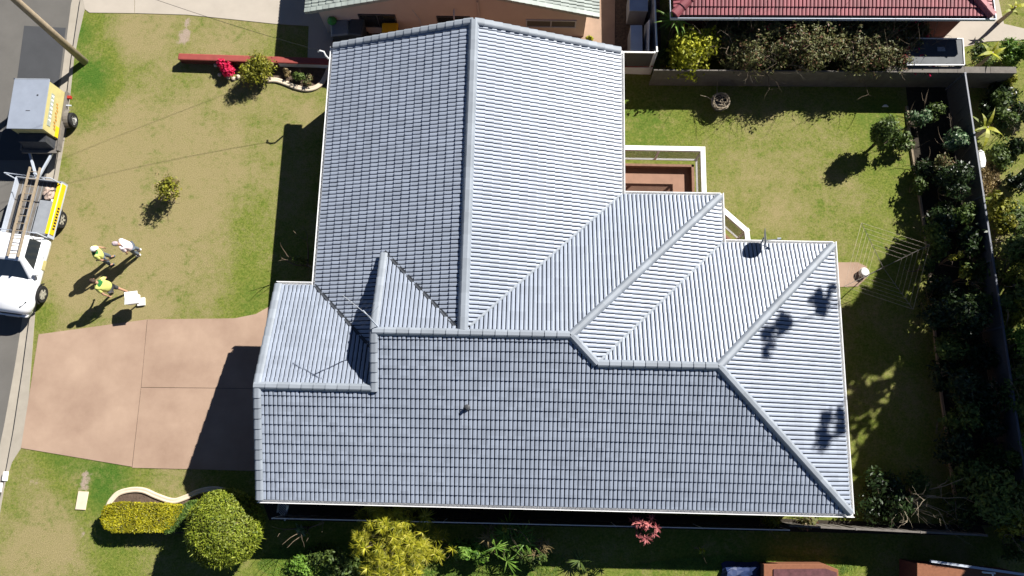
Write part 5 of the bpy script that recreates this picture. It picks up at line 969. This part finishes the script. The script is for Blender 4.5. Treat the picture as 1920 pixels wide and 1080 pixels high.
for k in range(16): x = rg.uniform(-4,4); limb(tb, (x, rg.uniform(-.5,.5), 1.5), (rg.uniform(-.7,1), -.35+rg.gauss(0,.3), .35), 1.3, .022, rg, 1, 4, .4, 2)
x = U(1595,100,1.6).x-v.x; tb.tube([(x-.2,.2,1.8),(x-.02,-.5,1.9),(x+.03,-1.0,1.7),(x+.1,-1.45,1.2)], [.03,.025,.02,.012], 5)
b.build('foliage', 'olive', t, fix=False); fo = fb.build('flower', 'redflower', t, fix=False); fo['kind'] = 'stuff'; tb.build('stem', 'bark', t, fix=False)
shrub('golden_shrub', 1290,92, 1.05, 2.1, 'acid', 'bright yellow green leafy shrub at the left end of the bougainvillea hedge', n=6500, size=.085, seed=32, nclump=12)
spiky('palm_lily', 1262,56, 2.3, 2, .75, .07, 'strap', 'green strappy palm-like plant under the left end of the red roof', 'plant', 33, .2, 26, .8)
shrub('dark_shrub', 1245,112, .4, 1.0, 'mid', 'dark green shrub in the corner left of the bright golden shrub', n=500, size=.08, seed=34, nclump=4)
shrub('golden_shrub', 1652,108, .55, 1.55, 'bush', 'yellow speckled shrub in front of the right part of the bougainvillea hedge', n=1500, size=.08, seed=35, nclump=6)
shrub('path_shrub', 1104,73, .22, .5, 'acid', 'tiny yellow plant on the path at the right corner of the cream house', n=160, size=.09, seed=36, nclump=3)
shrub('garden_shrub', 1905,100, .75, 1.2, 'strap', 'bright green bush at the right edge beside the yellow banana plant', n=2200, size=.08, seed=37, nclump=8)
shrub('garden_shrub', 1835,108, .5, .9, 'mid', 'low green shrub beside the dark flat shelter at the top right', n=900, size=.08, seed=38, nclump=6)
def banana(px, py, h, n, L_, label, seed, fol='banana'):
    rg = random.Random(seed); v = U(px,py,h); t = thing('banana_plant', (v.x,v.y,0), label, 'plant'); b = MB(); b.tube([(0,0,0),(.05,.0,h*.6),(0,0,h)], [.09,.07,.03], 8); b.build('stem', 'twig', t); b = MB()
    for k in range(n):
        a = 2*PI*k/n+rg.uniform(-.4,.4); blade(b, (0,0,h*rg.uniform(.8,1)), (math.cos(a), math.sin(a), rg.uniform(0,1.6)), L_*rg.uniform(.5,1.25), rg.uniform(.10,.20), rg.uniform(.5,1.6), rg, 6)
    b.build('leaf', fol, t, fix=False)
banana(1853,238, 1.5, 7, .85, 'banana plant with a few big yellow-green leaves behind the top of the right fence', 51)
banana(1862,98, 1.5, 8, .8, 'bright yellow banana-like plant standing beside the green bush at the top right', 52, 'acid')
banana(1905,12, 1.2, 5, .6, 'small yellow-leaved plant at the extreme top right corner', 53, 'acid')
# back garden tree (crown and shadow give its height)
hc = lift(1666,248, 1583,318); P = U(1666,248,hc)
rg = random.Random(61); t = thing('small_tree', (P.x, P.y, 0), 'small round-crowned tree casting a leaf-shaped shadow on the back lawn', 'tree'); b = MB()
for k in range(16):
    d = Vector((rg.gauss(0,1),rg.gauss(0,1),rg.gauss(0,1))).normalized(); leaf_cloud(b, (d.x*.36,d.y*.36,hc+d.z*.5), (.28,.28,.30), 240, .075, rg, 'fill', lump=.3)
b.build('crown', 'mid', t, fix=False); b = MB(); b.tube([(0,0,0),(.05,.03,hc*.5),(0,0,hc)], [.06,.05,.03], 8)
for k in range(5): limb(b, (0,0,hc*.7), (rg.gauss(0,1),rg.gauss(0,1),1), .6, .02, rg, 1, 4)
b.build('trunk', 'bark', t, fix=False)
rg = random.Random(200); FX = [(1765,405),(1810,400),(1760,450),(1825,455),(1762,545),(1830,570),(1775,650),(1840,660),(1782,705),(1850,790),(1795,780),(1815,890),(1870,870),(1800,950),(1760,590),(1835,510),(1880,960)]
PL = ['beside the edging','near the fence','in the middle of the bed']
for i, (x, y) in enumerate(FX):
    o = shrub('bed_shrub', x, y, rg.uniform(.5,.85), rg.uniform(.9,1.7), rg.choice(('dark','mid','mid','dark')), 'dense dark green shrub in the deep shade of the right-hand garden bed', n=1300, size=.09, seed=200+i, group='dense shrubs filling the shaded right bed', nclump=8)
rg = random.Random(300)
for i in range(22):
    y = 150+i*40+rg.uniform(-10,10); x = (1868 if y < 480 else 1895)+rg.uniform(0,45)*(1 if y < 480 else .7); 
    if abs(y-335) < 30 or abs(y-297) < 12: continue
    shrub('neighbour_shrub', x, y, rg.uniform(.4,.75), rg.uniform(.6,1.5) if y < 480 else rg.uniform(1.5,2.8), rg.choice(('mid','strap','dark','bush','mid')), 'leafy shrub in the row of greenery behind the dark right-hand fence', n=900, size=.09, seed=300+i, group='greenery behind the right fence', nclump=7)
SH = [
 (1880,180,.8,.6,'dark',1600,.09,'dark low shrub in the shade behind the top right fence corner'),
 (1905,215,.7,.7,'dark',1400,.09,'dark shrub at the right picture edge beside the banana plant'),
 (1850,200,.5,.5,'dark',900,.09,'small dark shrub right behind the top of the right fence'),
 (1880,290,.6,.4,'mid',1100,.08,'low green shrub between the banana plant and the dry leaves'),
 (1900,400,.5,.8,'mid',900,.08,'green shrub beneath the pale dead twigs behind the right fence'), # px py radius height foliage n size label
 (1722,222,.42,1.5,'camellia',500,.09,'glossy pale-speckled shrub at the top end of the right garden bed'),
 (1752,212,.40,1.4,'mid',600,.08,'green shrub right of the glossy one at the top end of the right garden bed'),
 (1795,258,.55,1.9,'camellia',1500,.10,'round glossy camellia with light green leaves next to the right fence'),
 (1700,268,.40,1.2,'mid',500,.08,'green shrub behind the small round-crowned tree at the lawn edge'),
 (1765,312,.50,1.4,'olive',1000,.07,'olive green shrub below the camellia in the right bed'),
 (1788,342,.85,2.0,'dark',3000,.08,'wide dark green shrub against the right fence below the camellia'),
 (1718,352,.35,.9,'mid',300,.08,'small green shrub close to the edging of the right bed'),
 (1737,500,.38,1.3,'mid',500,.08,'dark narrow shrub straddling the edging beside the clothes line'),
 (1785,485,.30,1.6,'bush',90,.08,'thin shrub with a few yellow leaves in the dark bed beside the clothes line'),
 (1810,520,.45,1.7,'bush',120,.07,'sparse twiggy shrub with pale leaves near the fence in the dark bed'),
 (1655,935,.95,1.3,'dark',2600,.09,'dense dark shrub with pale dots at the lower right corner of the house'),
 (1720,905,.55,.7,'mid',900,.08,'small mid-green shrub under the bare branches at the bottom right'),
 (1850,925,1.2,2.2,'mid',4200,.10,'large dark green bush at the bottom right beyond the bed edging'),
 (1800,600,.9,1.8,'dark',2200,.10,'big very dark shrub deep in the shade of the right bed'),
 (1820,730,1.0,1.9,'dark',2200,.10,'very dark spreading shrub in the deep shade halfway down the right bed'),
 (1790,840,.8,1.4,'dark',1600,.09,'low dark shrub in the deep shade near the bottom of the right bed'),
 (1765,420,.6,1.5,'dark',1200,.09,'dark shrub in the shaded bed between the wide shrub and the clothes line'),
 (1888,425,.45,1.5,'bush',600,.08,'yellow-green weedy shrub just behind the right fence'),
 (1905,470,.8,2.3,'mid',2000,.10,'green leafy bush behind the right fence at the picture edge'),
 (1908,560,.7,2.6,'mid',2000,.10,'tall green bush behind the right fence below the leafy bush'),
 (1918,640,.7,2.4,'strap',1200,.09,'lit green bush at the right picture edge beside the dead stump'),
 (1918,760,.6,2.4,'mid',1500,.09,'green bush at the right picture edge level with the lower right bed'),
 (1900,1025,.6,1.0,'mid',500,.09,'small green weeds by the lean-to at the bottom right'),
 (1905,345,.5,.6,'dark',700,.08,'low dark shrub behind the right fence near the white tub'),
 (1738,330,.6,.7,'dark',900,.09,'low dark ground shrub in the upper right bed'),
]
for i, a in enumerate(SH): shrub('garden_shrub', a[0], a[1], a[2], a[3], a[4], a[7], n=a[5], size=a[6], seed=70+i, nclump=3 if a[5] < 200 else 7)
# bare-branched shrub
def bare(px, py, h, label, seed, n=7, r=.03, L_=1.1, zb=0, d0=None, sp=.8):
    rg = random.Random(seed); v = U(px,py,0); t = thing('bare_shrub', v, label, 'shrub'); b = MB()
    for k in range(n): limb(b, (rg.gauss(0,.08),rg.gauss(0,.08),0), (rg.gauss(0,sp),rg.gauss(0,sp),1), L_, r, rg, 3, 5, .5, 2, .05)
    b.build('branches', 'twig', t, fix=False)
bare(1708,925, 1.8, 'leafless pale-branched shrub at the lower right corner of the back garden', 81, 9, .03, 1.15)
bare(1870,452, 1.5, 'pale dead twigs reaching over the right fence', 82, 5, .02, .8)
bare(1885,240, 1.6, 'thin pale bare branches beside the banana plant behind the right fence', 83, 5, .016, .8)
bare(1888,640, 2.0, 'pale dead branches beside the green bush at the right picture edge', 84, 3, .03, .7)
bare(1775,975, 1.2, 'low pale bare twigs at the bottom end of the long timber edging', 85, 4, .015, .6)
bare(1330,112, 2.6, 'tall bare branches rising behind the vine-topped pot at the top wall', 87, 4, .022, 1.45)
bare(1412,118, 2.5, 'tall bare twiggy shrub in the hedge whose shadow reaches the back lawn', 86, 6, .026, 1.6)
# ground litter
rg = random.Random(91); b = MB(); v = U(1850,335); 
for _ in range(900): a = rg.uniform(0,2*PI); q = .75*math.sqrt(rg.random()); leaf_cloud(b, (math.cos(a)*q*.7, math.sin(a)*q, .04), (.03,.03,.02), 1, .08, rg, 'fill')
o = b.build('leaf_litter', 'dry', None, fix=False); o.location = v; tag(o, 'patch of dry brown fallen leaves behind the right fence', 'leaf litter', kind='stuff')
# ---- tall trees beyond the east side (they shade the lower right of the garden)
TR = [((22.2,12.6),11.6,1.2,1),((25.5,8.5),13,3.4,2),((22.3,6.6),10.5,2.8,3),((24,2.0),10,3.2,4),((21.6,.2),8,2.2,5),((22.5,9.5),12,2.8,7),((19.8,3.2),7.5,2.0,8)]
LB = ['tallest gum tree beyond the right fence, shading the lower right of the garden','broad spreading tree far beyond the right fence','medium tree directly behind the middle of the right fence','broad dark tree beyond the lower part of the right fence','smaller tree close behind the bottom end of the right fence','leaning tree behind the upper middle of the right fence','bushy tree touching the right fence near its lower end']
for (p, h, cr, sd), lb in zip(TR, LB):
    tree('shade_tree', (p[0],p[1],0), h, cr, 'mid', lb, sd, {7:2400, 3:4200}.get(sd, 9000), .24 if sd in (3,7) else .34, group='trees beyond the right fence', crown_z=10.3 if sd == 1 else None, tops=[(21.5,15.2,16.6),(21.5,14.6,14.1),(21.9,10.7,14.9)] if sd == 1 else ())
